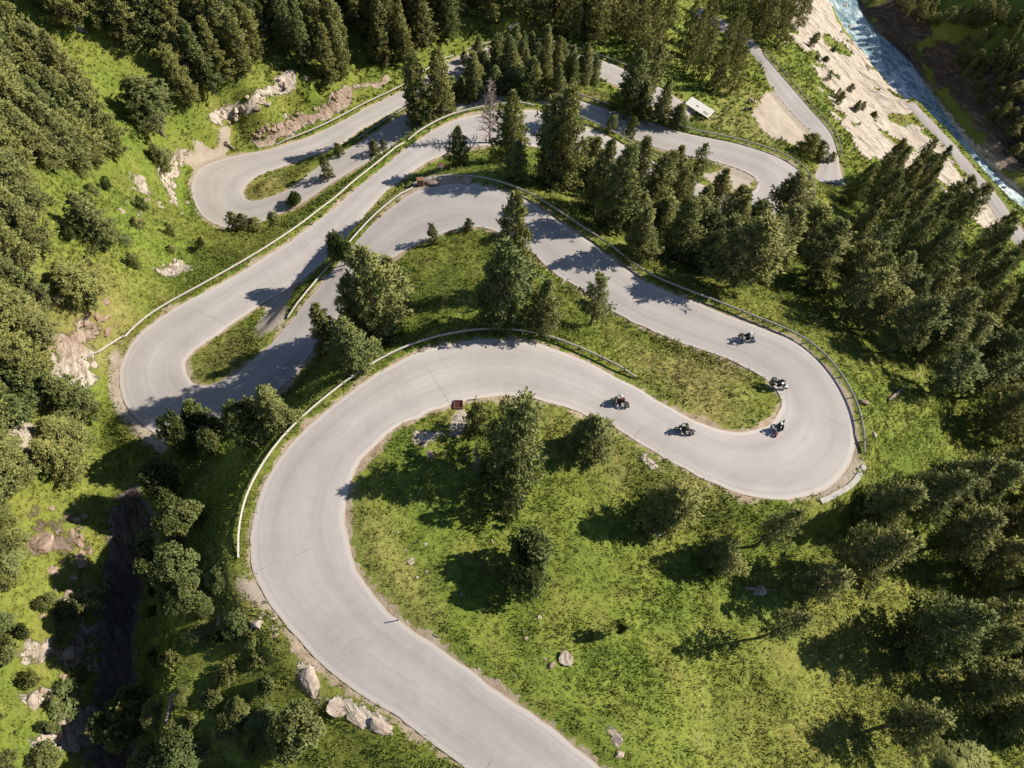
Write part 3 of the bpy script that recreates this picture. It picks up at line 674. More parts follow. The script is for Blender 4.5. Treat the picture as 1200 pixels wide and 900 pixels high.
def make_pine(h, R, base, prof, nb, seed, mat_, size=.34, nper=9, droop=.15, dens=.30, bark=None, gap=0.0):
    r = np.random.default_rng(seed); P = []; D = []; S = []; T = []; limbs = []
    az = r.uniform(0, 6.28)
    lob = r.uniform(0, 6.28, 3); la = r.uniform(.08, .24, 3)
    for i in range(nb):
        t = (i+r.uniform(0, 1))/nb; z = h*(base+(1-base)*t); az += 2.39996+r.normal()*.35
        wob = 1+sum(la[k]*math.sin((k+1)*az+lob[k]+3.2*t) for k in range(3))
        L = R*prof(t)*wob*r.uniform(.72, 1.12)+.10
        if gap and r.uniform() < gap: L *= .45
        up = .55*t+.12-droop*(1-t)+r.normal()*.12
        d = np.array([math.cos(az), math.sin(az), up]); d /= np.linalg.norm(d)
        if L > .5 and i % 2 == 0: limbs.append(((0, 0, z), tuple(np.array([0, 0, z])+d*L*.8), .018*h*.25*(1-.6*t)+.012))
        m = max(2, int(L/dens))
        bt = r.uniform(.1, .9)
        for k in range(m):
            f = .22+.78*(k+r.uniform(.2, .9))/m
            c = np.array([0, 0, z])+d*L*f; c[2] += .10*L*f*f
            sp = max(.12, .34*L*(1-.55*f))
            for q in range(2 if f > .45 else 1):
                o = r.normal(size=3)*sp*.42; o[2] *= .55
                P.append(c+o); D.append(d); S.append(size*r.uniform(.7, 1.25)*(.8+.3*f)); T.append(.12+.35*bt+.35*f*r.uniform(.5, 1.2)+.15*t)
    for k in range(max(4, int(nb*.08))):           # leader
        P.append(np.array([r.normal()*.07, r.normal()*.07, h*(1.0-.05*r.uniform())])); D.append(np.array([0, 0, 1.0])); S.append(size*.8); T.append(.7)
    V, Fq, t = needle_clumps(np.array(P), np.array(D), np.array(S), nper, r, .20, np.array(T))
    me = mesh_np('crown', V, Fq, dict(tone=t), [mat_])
    tm = trunk_mb(h*.97, .011*h+.05, r, .03, limbs).mesh('trunk', bark or m_bark)
    return dict(h=h, R=R, crown=me, trunk=tm)
def make_leafy(h, R, seed, mat_, nl=8, dens=300, size=.20, nper=7):
    r = np.random.default_rng(seed); P = []; D = []; T = []; limbs = []
    for k in range(nl):
        a = 2*PI*k/nl+r.normal()*.4; q = R*.48*r.uniform(.5, 1.1) if k else 0
        q *= 1.25; c = np.array([math.cos(a)*q, math.sin(a)*q, h*r.uniform(.34, .80)]); rad = np.array([R*.46*r.uniform(.7, 1.3), R*.46*r.uniform(.7, 1.3), h*.22])*r.uniform(.6, 1.25)
        limbs.append(((0, 0, h*.12), tuple(c), .05))
        v = r.normal(size=(dens, 3)); v /= np.linalg.norm(v, axis=1)[:, None]
        f = r.uniform(.45, 1.05, dens)**.6
        f = f*(1+.18*np.sin(v[:, 0]*5+k)*np.cos(v[:, 1]*6-k))
        p = c+v*rad*f[:, None]; keep = p[:, 2] > .05
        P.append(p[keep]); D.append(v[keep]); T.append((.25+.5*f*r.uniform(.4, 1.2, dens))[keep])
    P = np.vstack(P); D = np.vstack(D); T = np.concatenate(T)
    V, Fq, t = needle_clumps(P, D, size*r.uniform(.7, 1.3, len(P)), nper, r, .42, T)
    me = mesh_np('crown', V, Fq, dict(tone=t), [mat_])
    tm = trunk_mb(h*.7, .03*h, r, .05, limbs, 6).mesh('trunk', m_bark)
    return dict(h=h, R=R, crown=me, trunk=tm)
def make_dead(h, R, seed):
    r = np.random.default_rng(seed); mb = trunk_mb(h, .012*h+.04, r, .03); br = MB()
    for i in range(80):
        t = .18+.80*i/80; z = h*t; a = i*2.4+r.normal()*.4; L = R*(1.15-t)*r.uniform(.6, 1.2)+.15
        p = np.array([0, 0, z]); q = p+np.array([math.cos(a)*L, math.sin(a)*L, .12*L+.1])
        br.tube([p, (p+q)/2+np.array([0, 0, -.06*L]), q], [.06, .045, .02], 4)
        for k in range(8):
            f = r.uniform(.25, .98); s = p+(q-p)*f; e = s+np.array([*(r.normal(size=2)*.38*L), r.uniform(-.1, .3)*L])
            br.tube([s, e], [.03, .014], 3)
    return dict(h=h, R=R, crown=br.mesh('branches', m_dead), trunk=mb.mesh('trunk', m_dead), bare=True)
ovo = lambda t: (1-t)**.52*(.62+.38*min(1, t/.16))*1.08
col_ = lambda t: (1-t**2.2)**.8*(.62+.38*min(1, t/.15))*(1-.25*t)
con = lambda t: (1-t)**.72*(.75+.25*min(1, t/.1))+.03
top = lambda t: math.sin(PI*min(1, .12+.88*t))**.7*(1-.25*t)
VAR = dict(
 full=[make_pine(12, 2.6, .05, p, 165, s, m_pine) for s, p in ((1, ovo), (2, ovo), (3, col_), (4, ovo))],
 cone=[make_pine(13, 2.2, .06, con, 160, s, m_pine_b) for s in (11, 12, 13)],
 high=[make_pine(13, 2.5, .28, ovo, 130, s, m_pine_b, gap=.12) for s in (21, 22, 23, 24)],
 thin=[make_pine(12, 2.0, .25, top, 80, s, m_pine_b, gap=.3, dens=.36) for s in (31, 32)],
 young=[make_pine(3, .95, .03, ovo, 44, s, m_pine, .24, 8, .1, .2) for s in (41, 42, 43)],
 leafy=[make_leafy(5, 2.3, s, m_leaf) for s in (51, 52, 53)],
 bush=[make_leafy(1.4, .9, s, m_leaf, 5, 80, .14, 6) for s in (61, 62)],
 dead=[make_dead(11, 1.9, 71)])
NAMES = dict(full='stone_pine', cone='forest_pine', high='forest_pine', thin='thin_pine', young='young_pine', leafy='alder_tree', bush='shrub', dead='dead_tree')
CATS = dict(full='pine tree', cone='pine tree', high='pine tree', thin='pine tree', young='young pine', leafy='leafy tree', bush='shrub', dead='dead tree')
tcount = 0; TREES = []; MASS = []; MASSV = []
FARV = [make_pine(12, 2.2, .06, pr, 80, s, m_pine_b, .46, 7, .15, .42) for s, pr in ((81, con), (82, ovo), (83, con), (84, ovo))]
def plant(base, h, R, kind, label, group=None, lean=(0, 0)):
    global tcount
    v = VAR[kind][tcount % len(VAR[kind])]; tcount += 1
    rr = np.random.default_rng(1000+tcount)
    o = thing(NAMES[kind], label, CATS[kind], (float(base[0]), float(base[1]), float(base[2])-.05), float(rr.uniform(0, 6.28)), group)
    o.scale = (R/v['R'], R/v['R'], h/v['h'])
    if lean != (0, 0): o.rotation_euler = (lean[0], lean[1], o.rotation_euler[2])
    link('trunk', v['trunk'], o); link('branches' if v.get('bare') else 'crown', v['crown'], o)
    TREES.append((base[0], base[1])); return o
def tree_px(bx, by, tx, ty, wpx, kind, label, group=None, lean=(0, 0)):
    b = gpt(bx, by); hs = np.linspace(.6, 17.5, 170)
    q = proj(b[None, :]+np.stack([hs*0, hs*0, hs], 1))
    h = float(hs[np.hypot(q[:, 0]-tx, q[:, 1]-ty).argmin()])
    zc = -((np.array([b[0], b[1], b[2]+h*.5])-CAM) @ ROT)[2]
    R = max(.3, wpx/2*zc/F)
    return plant(b, h, R*1.06, kind, label, group, lean)
T1 = [  # base x, y, top x, y, width, kind, label
 (599, 345, 603, 229, 46, 'full', 'tall slim stone pine on the grassy island, rising behind the broad one'),
 (589, 380, 595, 286, 66, 'full', 'broad stone pine in the middle of the grassy island between two hairpins'),
 (635, 386, 639, 329, 42, 'full', 'short round stone pine just right of the broad island pine'),
 (692, 381, 726, 332, 40, 'thin', 'wind-bent lone pine leaning right at the edge of the road'),
 (447, 397, 430, 293, 72, 'full', 'large dark stone pine on the bank above the shaded road'),
 (418, 432, 418, 371, 52, 'full', 'round stone pine in front of the large one on the shaded bank'),
 (424, 404, 408, 326, 40, 'full', 'pine between the narrow dark one and the large one on the shaded bank'),
 (466, 366, 456, 304, 42, 'full', 'pine just behind the large dark one, on the crest of the shaded bank'),
 (388, 410, 380, 352, 34, 'cone', 'narrow dark pine standing against the shaded stretch of road'),
 (405, 312, 406, 268, 30, 'leafy', 'bushy light green tree on the verge between two road strips'),
 (538, 194, 538, 149, 27, 'full', 'small compact pine standing alone on the road verge by the sign'),
 (492, 146, 493, 64, 40, 'full', 'left pine of the tall pair beside the strip of road'),
 (517, 138, 515, 58, 36, 'full', 'right pine of the tall pair beside the strip of road'),
 (574, 168, 574, 92, 30, 'dead', 'grey dead pine with bare twigs in front of the road'),
 (597, 192, 600, 108, 42, 'full', 'stone pine right behind the bare dead pine'),
 (643, 213, 644, 114, 50, 'full', 'stone pine left of the tallest pine in the central row'),
 (654, 221, 676, 106, 50, 'full', 'tallest pine of the central row, with a slanting bare trunk foot'),
 (664, 150, 664, 92, 28, 'cone', 'dark pointed pine standing behind the tallest central pine'),
 (716, 153, 716, 137, 15, 'young', 'tiny round pine on the verge beside the lower road strip'),
 (738, 160, 738, 137, 14, 'young', 'slim young pine on the verge beside the lower road strip'),
 (605, 210, 607, 168, 30, 'full', 'low dark pine filling the gap below the central row'),
 (622, 116, 626, 69, 28, 'full', 'broad dark pine among the young trees between upper road strips'),
 (637, 116, 637, 92, 12, 'young', 'slender dark young pine on the verge of the second upper strip'),
 (652, 116, 656, 76, 22, 'cone', 'slim pine standing in front of the second upper strip'),
 (682, 100, 680, 50, 24, 'cone', 'taller slim pine against the top strip of road'),
 (694, 100, 697, 66, 18, 'cone', 'shorter slim pine right at the edge of the top strip of road'),
 (736, 132, 741, 57, 42, 'full', 'wide pine shading the turn of the top strip of road'),
 (756, 132, 760, 48, 30, 'thin', 'thin see-through pine behind the wide one at the top strip'),
 (772, 142, 773, 90, 24, 'cone', 'slim pine closing the right side of the roadside group'),
 (750, 138, 752, 95, 26, 'cone', 'short pine at the foot of the roadside group'),
 (793, 146, 797, 121, 24, 'full', 'low bushy pine beside the long white board'),
 (720, 126, 720, 110, 14, 'young', 'small pale pine behind the guard rail below the wide pine'),
 (440, 181, 440, 165, 12, 'young', 'small dark pine on the green bank above the middle strip'),
 (450, 175, 451, 164, 7, 'young', 'tiny pine right of the small dark one on the green bank'),
 (385, 210, 384, 183, 13, 'young', 'narrow young pine at the right end of the long grass island'),
 (541, 118, 540, 90, 20, 'cone', 'young pine in the thicket right of the tall pair, left one'),
 (556, 118, 554, 74, 18, 'cone', 'taller young pine in the thicket right of the tall pair'),
 (559, 74, 558, 50, 12, 'young', 'slim young pine at the bend of the topmost road strip'),
 (544, 74, 544, 61, 10, 'young', 'very small pine left of the slim one at the topmost strip'),
 (605, 112, 604, 76, 28, 'full', 'round pine in the thicket behind the dead tree'),
 (580, 108, 581, 78, 26, 'cone', 'pine in the middle of the thicket behind the dead tree'),
 (524, 118, 525, 88, 18, 'cone', 'shaded pine directly right of the tall pair'),
 (571, 96, 572, 70, 20, 'cone', 'small pine at the back of the thicket near the dry patch'),
 (943, 181, 943, 153, 24, 'young', 'young pine on the grass tip between two road ends'),
 (957, 184, 961, 164, 18, 'young', 'smaller young pine at the right of the grass tip'),
 (972, 190, 975, 178, 10, 'young', 'tiny pine at the lower end of the curved guard rail'),
 (908, 262, 918, 192, 46, 'high', 'tall pine standing at the outer side of the far right hairpin'),
 (860, 337, 905, 262, 74, 'high', 'large leaning pine with a thick dark bare trunk'),
 (840, 305, 846, 247, 42, 'full', 'rounded pine left of the large leaning one'),
 (808, 222, 818, 166, 24, 'thin', 'slender pine with bare trunk inside the far right hairpin'),
 (787, 212, 790, 168, 26, 'cone', 'narrow pine left of the slender bare one in the far hairpin'),
 (835, 240, 838, 192, 28, 'cone', 'dark pine at the tip inside the far right hairpin'),
 (790, 300, 792, 228, 48, 'full', 'wide dark pine below the far right hairpin'),
 (820, 296, 822, 240, 34, 'full', 'pine between the wide dark one and the rounded one'),
 (700, 250, 702, 162, 40, 'full', 'left tree of the pine clump right of the central row'),
 (717, 270, 722, 168, 46, 'full', 'frontmost tree of the pine clump right of the central row'),
 (738, 242, 742, 158, 36, 'cone', 'pointed tree in the pine clump right of the central row'),
 (757, 264, 762, 178, 42, 'full', 'rightmost tree of the pine clump right of the central row'),
 (690, 222, 692, 160, 34, 'cone', 'shaded tree at the back of the pine clump right of the central row'),
 (772, 236, 776, 174, 30, 'high', 'loose tree standing right behind the pine clump'),
 (812, 268, 815, 212, 30, 'high', 'slim tree standing above the wide dark pine'),
 (604, 552, 611, 476, 74, 'full', 'biggest pine on the meadow inside the near loop'),
 (689, 526, 692, 488, 52, 'full', 'round dark pine near the road on the meadow inside the near loop'),
 (559, 556, 555, 522, 12, 'dead', 'bare bleached dead trunk left of the biggest meadow pine'),
 (598, 596, 606, 566, 36, 'young', 'low dark bushy pine just below the biggest meadow pine'),
 (775, 610, 785, 564, 64, 'full', 'dark round pine standing alone at the upper right of the meadow'),
 (618, 674, 627, 648, 70, 'leafy', 'light green leafy tree casting a long shadow on the meadow'),
 (560, 505, 562, 478, 26, 'young', 'small dark fir by the gravel below the drain box'),
 (885, 640, 942, 607, 40, 'thin', 'leaning pine with thin crown and dark trunk right of the meadow'),
 (838, 660, 854, 634, 46, 'full', 'short dark pine below the hairpin at the meadow edge'),
 (891, 747, 940, 708, 36, 'thin', 'slanting thin pine standing alone on the lower right meadow'),
 (722, 742, 730, 730, 14, 'bush', 'tiny dark shrub beside the sheep tracks on the meadow'),
 (236, 520, 217, 462, 52, 'leafy', 'pale green tree at the lower edge of the left hairpin'),
 (302, 517, 287, 462, 44, 'leafy', 'pale leafy tree on the bank below the left hairpin'),
 (332, 498, 327, 441, 42, 'full', 'dark green pine on the bank beside the guard rail'),
 (258, 520, 254, 484, 34, 'leafy', 'low leafy tree filling the gap between the two pale trees'),
 (205, 578, 186, 528, 42, 'leafy', 'dark leafy tree on the brink of the shaded gully'),
 (224, 620, 205, 578, 46, 'leafy', 'light leafy tree on the brink of the gully'),
 (190, 656, 172, 634, 50, 'leafy', 'left tree of the leafy clump overhanging the shaded gully'),
 (212, 674, 198, 650, 54, 'leafy', 'middle tree of the leafy clump overhanging the shaded gully'),
 (226, 700, 216, 676, 44, 'leafy', 'lowest tree of the leafy clump overhanging the shaded gully'),
 (205, 640, 196, 622, 40, 'full', 'small pine at the back of the leafy clump by the gully'),
 (170, 842, 128, 788, 64, 'leafy', 'pale leafy tree at the bottom of the gully edge'),
 (215, 890, 196, 868, 56, 'leafy', 'pale leafy tree at the bottom left edge of the view'),
 (176, 905, 150, 880, 56, 'leafy', 'second pale leafy tree at the bottom left edge, lower one'),
 (352, 858, 340, 806, 62, 'leafy', 'dark leafy tree beside the pale rock ledge below the road'),
 (126, 288, 114, 204, 44, 'full', 'pine standing alone on the sunlit rocky slope at left'),
 (102, 352, 82, 300, 56, 'full', 'rounded pine low on the sunlit rocky slope at left'),
 (197, 204, 195, 160, 26, 'full', 'small dark pine left of the gravel corner'),
 (191, 158, 175, 84, 52, 'high', 'pine with pale bare trunk leaning over the rocks'),
 (279, 270, 278, 247, 16, 'young', 'pale young pine at the left end of the row along the bend'),
 (290, 270, 290, 248, 12, 'young', 'second young pine of the row along the bend, slim'),
 (302, 272, 302, 254, 18, 'young', 'darkest young pine in the row along the bend'),
 (323, 264, 323, 248, 14, 'young', 'last young pine at the right of the row along the bend'),
 (347, 240, 345, 226, 18, 'bush', 'round shrub casting a shadow on the road by the grass island'),
 (398, 182, 397, 168, 11, 'young', 'dark young pine at the upper tip of the grass verge'),
 (508, 283, 508, 264, 13, 'young', 'lone young pine on the crest of the grassy island'),
 (549, 269, 550, 257, 11, 'young', 'little pine at the inner edge of the island hairpin'),
 (985, 672, 1055, 616, 66, 'high', 'dark pine throwing the broad shadow below the hairpin'),
 (1060, 748, 1150, 690, 76, 'full', 'largest dark pine of the lower right slope'),
 (1130, 806, 1200, 780, 60, 'high', 'pine with a long bare trunk at the right edge, low down'),
 (1015, 612, 1075, 574, 54, 'full', 'pine just below the boulders of the hairpin'),
 (1100, 640, 1168, 600, 58, 'high', 'pine behind the two thin bare stems on the right slope'),
 (905, 300, 913, 232, 50, 'full', 'pine hiding the lower arm of the far right hairpin'),
 (872, 284, 876, 226, 40, 'full', 'pine left of the one hiding the lower arm of the far right hairpin'),
 (936, 296, 947, 232, 50, 'full', 'pine at the forest corner beside the far right hairpin'),
 (745, 300, 748, 240, 40, 'full', 'pine at the lower left end of the middle clump'),
 (850, 268, 853, 210, 34, 'cone', 'pointed pine in front of the lower arm of the far right hairpin'),
 (585, 86, 585, 40, 24, 'cone', 'leftmost pine of the row hiding the arch of the topmost strip'),
 (603, 82, 603, 30, 26, 'cone', 'second pine from the left in the row hiding the topmost arch'),
 (621, 82, 622, 38, 24, 'full', 'rounded pine in the middle of the row hiding the topmost arch'),
 (638, 84, 640, 30, 26, 'cone', 'tallest pine of the row hiding the topmost arch'),
 (655, 88, 658, 46, 22, 'full', 'second pine from the right in the row hiding the topmost arch'),
 (667, 97, 671, 54, 22, 'cone', 'rightmost pine of the row hiding the topmost arch'),
 (940, 700, 985, 660, 46, 'thin', 'loose-crowned pine between the hairpin and the largest lower right pine'),
 (1035, 850, 1105, 810, 56, 'high', 'pine standing alone low on the right hand meadow'),
 (1120, 905, 1120, 868, 76, 'leafy', 'sunlit light green tree at the bottom right edge'),
]
for a in T1: tree_px(*a)
# forests: one label for each stand whose trees cannot be told apart
def in_view_ground(poly, n, seed):
    r = np.random.default_rng(seed); p = np.array(poly); lo, hi = p.min(0), p.max(0); out = []
    while len(out) < n:
        q = r.uniform(lo, hi, (n*3, 2)); q = q[inpoly(q[:, 0], q[:, 1], poly)]; out += list(q)
    q = np.array(out[:n]); return ground(q[:, 0], q[:, 1])
def forest(poly, count, dmin, kinds, hr, rr, label, group, seed, edge=2.2, mass=False):
    r = np.random.default_rng(seed); g = in_view_ground(poly, count*14, seed); e = field(ED, g[:, 0], g[:, 1]); rv = field(rive, g[:, 0], g[:, 1]); k = 0
    for p, ee, rvv in zip(g, e, rv):
        if ee < edge or rvv < (5 if 'across' in group else 1.5): continue
        if TREES and min((p[0]-a)**2+(p[1]-b)**2 for a, b in TREES) < dmin*dmin: continue
        if mass:
            MASS.append((p, float(r.uniform(*hr)), float(r.uniform(*rr)))); TREES.append((p[0], p[1])); k += 1
            if k >= count: break
            continue
        plant(p, float(r.uniform(*hr)), float(r.uniform(*rr)), kinds[int(r.integers(len(kinds)))], label, group, (float(r.normal()*.03), float(r.normal()*.03)))
        k += 1
        if k >= count: break
    return k
NF = [
 forest([(-15, 20), (40, 70), (110, 120), (140, 190), (95, 215), (20, 205), (-20, 190)], 30, 2.5, ['cone', 'full'], (10, 15), (2.1, 2.8), 'dark pine in the dense stand at the left edge of the hillside', 'pines at the left edge', 101),
 forest([(60, 0), (250, -10), (330, 60), (275, 100), (255, 130), (215, 120), (190, 80), (130, 60), (70, 30)], 36, 2.9, ['cone', 'full', 'cone'], (10, 15), (2.1, 2.8), 'dark pine in the forest above the upper left hairpin', 'pines above the upper left hairpin', 102),
 forest([(250, -10), (560, -12), (555, 36), (500, 62), (465, 78), (385, 100), (330, 78)], 42, 3.0, ['cone', 'full', 'cone'], (11, 16), (2.1, 2.8), 'dark pine in the forest beside the topmost road strip', 'pines beside the topmost strip', 103),
 forest([(560, -10), (760, -10), (740, 30), (700, 52), (560, 38)], 28, 2.8, ['cone', 'full', 'thin'], (11, 15), (2.1, 2.8), 'dark pine in the shadowed forest at the top middle', 'pines at the top middle', 104, mass=True),
 forest([(795, 0), (935, 10), (952, 44), (905, 62), (872, 50), (838, 28)], 20, 2.6, ['cone', 'full'], (10, 14), (1.8, 2.4), 'slim pine in the row beside the top end of the lower road', 'pines by the lower road', 105, 1.5, mass=True),
 forest([(795, 45), (840, 50), (880, 90), (868, 112), (850, 126), (805, 110)], 13, 2.6, ['cone', 'high'], (11, 15), (1.8, 2.4), 'tall pine in the shady grove next to the gravel lay-by', 'pines by the lay-by', 106, 1.5, mass=True),
 forest([(520, 130), (535, 118), (560, 80), (600, 75), (640, 85), (690, 98), (660, 108), (600, 100), (560, 108)], 20, 2.0, ['full', 'cone'], (6, 10.5), (1.4, 2.1), 'slim pine in the thicket between the two upper road strips', 'young pines between the upper strips', 107, 1.0),
 forest([(975, 215), (1020, 195), (1075, 225), (1125, 275), (1200, 330), (1230, 420), (1200, 470), (1110, 400), (1030, 330), (960, 262)], 52, 3.0, ['cone', 'high', 'full'], (10.5, 14.5), (1.75, 2.5), 'pine in the dense forest sloping down to the river road', 'pines of the right forest', 108),
 forest([(940, 300), (1030, 340), (1110, 410), (1200, 480), (1210, 560), (1130, 500), (1060, 440), (1000, 390), (940, 340)], 22, 3.5, ['high', 'high', 'thin'], (9, 12.5), (2.2, 2.9), 'bare-trunked pine at the near edge of the forest by the guard rail', 'pines at the near edge of the right forest', 109),
 forest([(1060, 540), (1110, 545), (1215, 590), (1215, 720), (1140, 700), (1060, 640), (1020, 610)], 10, 4.5, ['high', 'full'], (9, 12), (2.3, 2.9), 'dark pine casting a long shadow on the right hand slope', 'pines on the right hand slope', 110),
 forest([(1100, 740), (1215, 700), (1215, 860), (1150, 840)], 8, 3.6, ['high', 'full', 'thin'], (9, 12), (2.0, 2.6), 'thin pine at the lower right corner of the meadow', 'pines at the lower right corner', 111),
 forest([(-20, 215), (40, 240), (60, 300), (85, 360), (60, 420), (-20, 400)], 18, 2.7, ['full', 'cone', 'full'], (8, 12), (2.0, 2.8), 'pine on the left slope above the rocky clearing', 'trees on the left slope', 112),
 forest([(-20, 405), (60, 430), (112, 470), (110, 560), (60, 588), (-20, 590)], 24, 2.3, ['full', 'full', 'leafy'], (6, 9.5), (1.9, 2.7), 'dark tree in the thicket left of the wide gravel bend', 'trees left of the gravel bend', 113),
 forest([(1040, 0), (1090, 10), (1215, 20), (1215, 215), (1150, 170), (1085, 100)], 60, 2.0, ['cone', 'full'], (3, 6.5), (1.2, 2.1), 'small dark pine on the shadowed slope across the river', 'pines across the river', 114, mass=True),
 forest([(935, 35), (985, 40), (1030, 110), (1080, 160), (1150, 235), (1110, 215), (1060, 180), (1010, 160), (985, 130), (960, 90)], 14, 1.2, ['young', 'cone'], (1.2, 4.2), (.6, 1.2), 'small pine growing in a crack of the pale rock slabs', 'small pines on the rock slabs', 115, 1.0),
 forest([(690, 190), (770, 215), (850, 268), (890, 320), (850, 330), (780, 305), (720, 265), (660, 225)], 14, 3.0, ['full', 'cone', 'high'], (7, 11), (1.9, 2.6), 'pine in the loose wood between the middle and the far right hairpin', 'pines of the loose middle wood', 118),
 forest([(700, 0), (780, 20), (800, 60), (770, 85), (735, 60), (700, 40)], 9, 3.0, ['cone', 'thin'], (9, 12), (1.8, 2.4), 'tall pine scattered on the bright slope above the topmost road bend', 'scattered pines at the top', 119, mass=True),
 forest([(40, 230), (130, 220), (250, 270), (240, 300), (150, 320), (100, 330), (60, 300)], 13, 2.4, ['young', 'bush', 'young'], (.8, 3.0), (.5, 1.2), 'low shrub on the sunny rocky slope left of the road', 'shrubs on the sunny rocky slope', 116),
 forest([(180, 690), (260, 660), (300, 740), (330, 800), (300, 900), (180, 900)], 24, 1.5, ['bush', 'leafy', 'bush'], (.8, 2.2), (.7, 1.4), 'leafy green shrub on the overgrown shoulder between gully and road', 'shrubs on the overgrown shoulder', 120),
 forest([(0, 600), (60, 700), (110, 700), (100, 800), (60, 900), (-10, 900)], 20, 1.7, ['leafy', 'bush', 'young'], (.9, 3.6), (.7, 2.0), 'small leafy shrub among the reddish rocks at the lower left', 'shrubs among the reddish rocks', 117),
]
print('forest', NF, 'trees', len(TREES))

# the smallest trees, past what one would count: the woods along the top edge and across the river, one object
def mass_mesh():
    r = np.random.default_rng(909); Vs = []; Fs = []; Ts = []; o = 0; VT = []; FT = []; ot = 0
    for k, (b, h, R) in enumerate(MASS):
        v = FARV[k % len(FARV)]; me = v['crown']; n = len(me.vertices); co = np.empty(n*3, np.float32); me.vertices.foreach_get('co', co); co = co.reshape(-1, 3)
        tn = np.empty(n, np.float32); me.attributes['tone'].data.foreach_get('value', tn)
        a = r.uniform(0, 6.28); c, s_ = math.cos(a), math.sin(a); X = np.stack([(co[:, 0]*c-co[:, 1]*s_)*R/v['R'], (co[:, 0]*s_+co[:, 1]*c)*R/v['R'], co[:, 2]*h/v['h']], 1)+np.asarray(b)
        Vs.append(X); Fs.append(np.arange(n).reshape(-1, 4)+o); Ts.append(np.clip(tn*r.uniform(.7, 1.15)+r.normal()*.06, 0, 1)); o += n
        m = 6
        for zz, rad in ((-.8, .2), (h*.8, .05)):
            for j in range(m): VT.append((b[0]+rad*math.cos(j*PI/3), b[1]+rad*math.sin(j*PI/3), b[2]+zz))
        for j in range(m): FT.append((ot+j, ot+(j+1) % m, ot+m+(j+1) % m, ot+m+j))
        ot += 2*m
    nf = sum(len(f) for f in Fs); V = np.vstack(Vs+[np.array(VT)]); Fq = np.vstack(Fs+[np.array(FT)+o])
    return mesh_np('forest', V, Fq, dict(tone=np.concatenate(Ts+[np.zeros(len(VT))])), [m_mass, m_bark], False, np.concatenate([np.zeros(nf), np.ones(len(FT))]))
tag(link('forest', mass_mesh()), 'far dark conifer woods along the top edge and across the river', 'forest', None, 'stuff')
# grass: tufts all over the meadows, coarser with distance (nobody could count them)
def scatter(zone, dens, seed):
    x0, x1, y0, y1 = zone; n = int((x1-x0)*(y1-y0)*dens); r = np.random.default_rng(seed)
    q = np.stack([r.uniform(x0, x1, n), r.uniform(y0, y1, n)], 1)
    z = H(q[:, 0], q[:, 1]); P = np.column_stack([q, z]); s = proj(P)
    ok = (s[:, 0] > -90) & (s[:, 0] < 1290) & (s[:, 1] > -70) & (s[:, 1] < 990)
    gr = field(verge, q[:, 0], q[:, 1]); ro = field(rock_a, q[:, 0], q[:, 1]); e = field(ED, q[:, 0], q[:, 1]); rv = field(rive, q[:, 0], q[:, 1])
    ok &= (gr+r.uniform(-.3, .25, n) < .45) & (ro+r.uniform(-.2, .3, n) < .5) & (e > .15) & (rv > .6) & ((q[:, 0]-115)*.89+(q[:, 1]-176)*.45 < 3)
    return P[ok], r
def tuft_mesh(name, P, r, hmin, hmax, nb, wid, material, lean=.55, clump=.12):
    n = len(P); patch = fbm(P[:, 0], P[:, 1], 4.5, 3, 201)
    hh = (r.uniform(hmin, hmax, n)*(1+.6*patch))[:, None]
    a = r.uniform(0, 6.283, (n, nb)); base = P[:, None, :]+np.stack([r.normal(size=(n, nb))*clump, r.normal(size=(n, nb))*clump, np.full((n, nb), -.03)], 2)
    bl = hh*r.uniform(.6, 1.2, (n, nb)); ln = r.uniform(.15, lean+.35, (n, nb))
    tip = base+np.stack([np.cos(a)*bl*ln, np.sin(a)*bl*ln, bl*(1-.35*ln)], 2)
    sd_ = np.stack([-np.sin(a), np.cos(a), np.zeros_like(a)], 2)*(wid*bl/ hmax)[..., None]
    V = np.stack([base-sd_, base+sd_, tip], 2).reshape(-1, 3); Fc = np.arange(len(V)).reshape(-1, 3)
    tone = np.clip(.45+.45*patch[:, None]+r.normal(size=(n, nb))*.2, 0, 1); tone = np.repeat(tone.ravel(), 3)
    dry = np.repeat(field(m_dry, P[:, 0], P[:, 1]), nb*3)
    return mesh_np(name, V, Fc, dict(tone=tone, dry=dry), [material])
m_tuft = make_tufts('meadow_grass')
parts = [scatter((-70, 75, -22, 62), 15, 301), scatter((-95, 110, 62, 110), 5, 302), scatter((-95, 150, 110, 200), 1.6, 303)]
tm = [tuft_mesh('grass', parts[0][0], parts[0][1], .14, .36, 5, .075, m_tuft), tuft_mesh('grass', parts[1][0], parts[1][1], .20, .46, 5, .12, m_tuft), tuft_mesh('grass', parts[2][0], parts[2][1], .35, .75, 5, .22, m_tuft)]
go = link('grass', tm[0]); tag(go, 'rough green and straw coloured grass covering the mountain meadows', 'grass', None, 'stuff')
for i, t_ in enumerate(tm[1:]): tag(link('grass', t_), ('green grass on the banks between the middle road strips', 'thin grass on the far slopes')[i], 'grass', None, 'stuff')
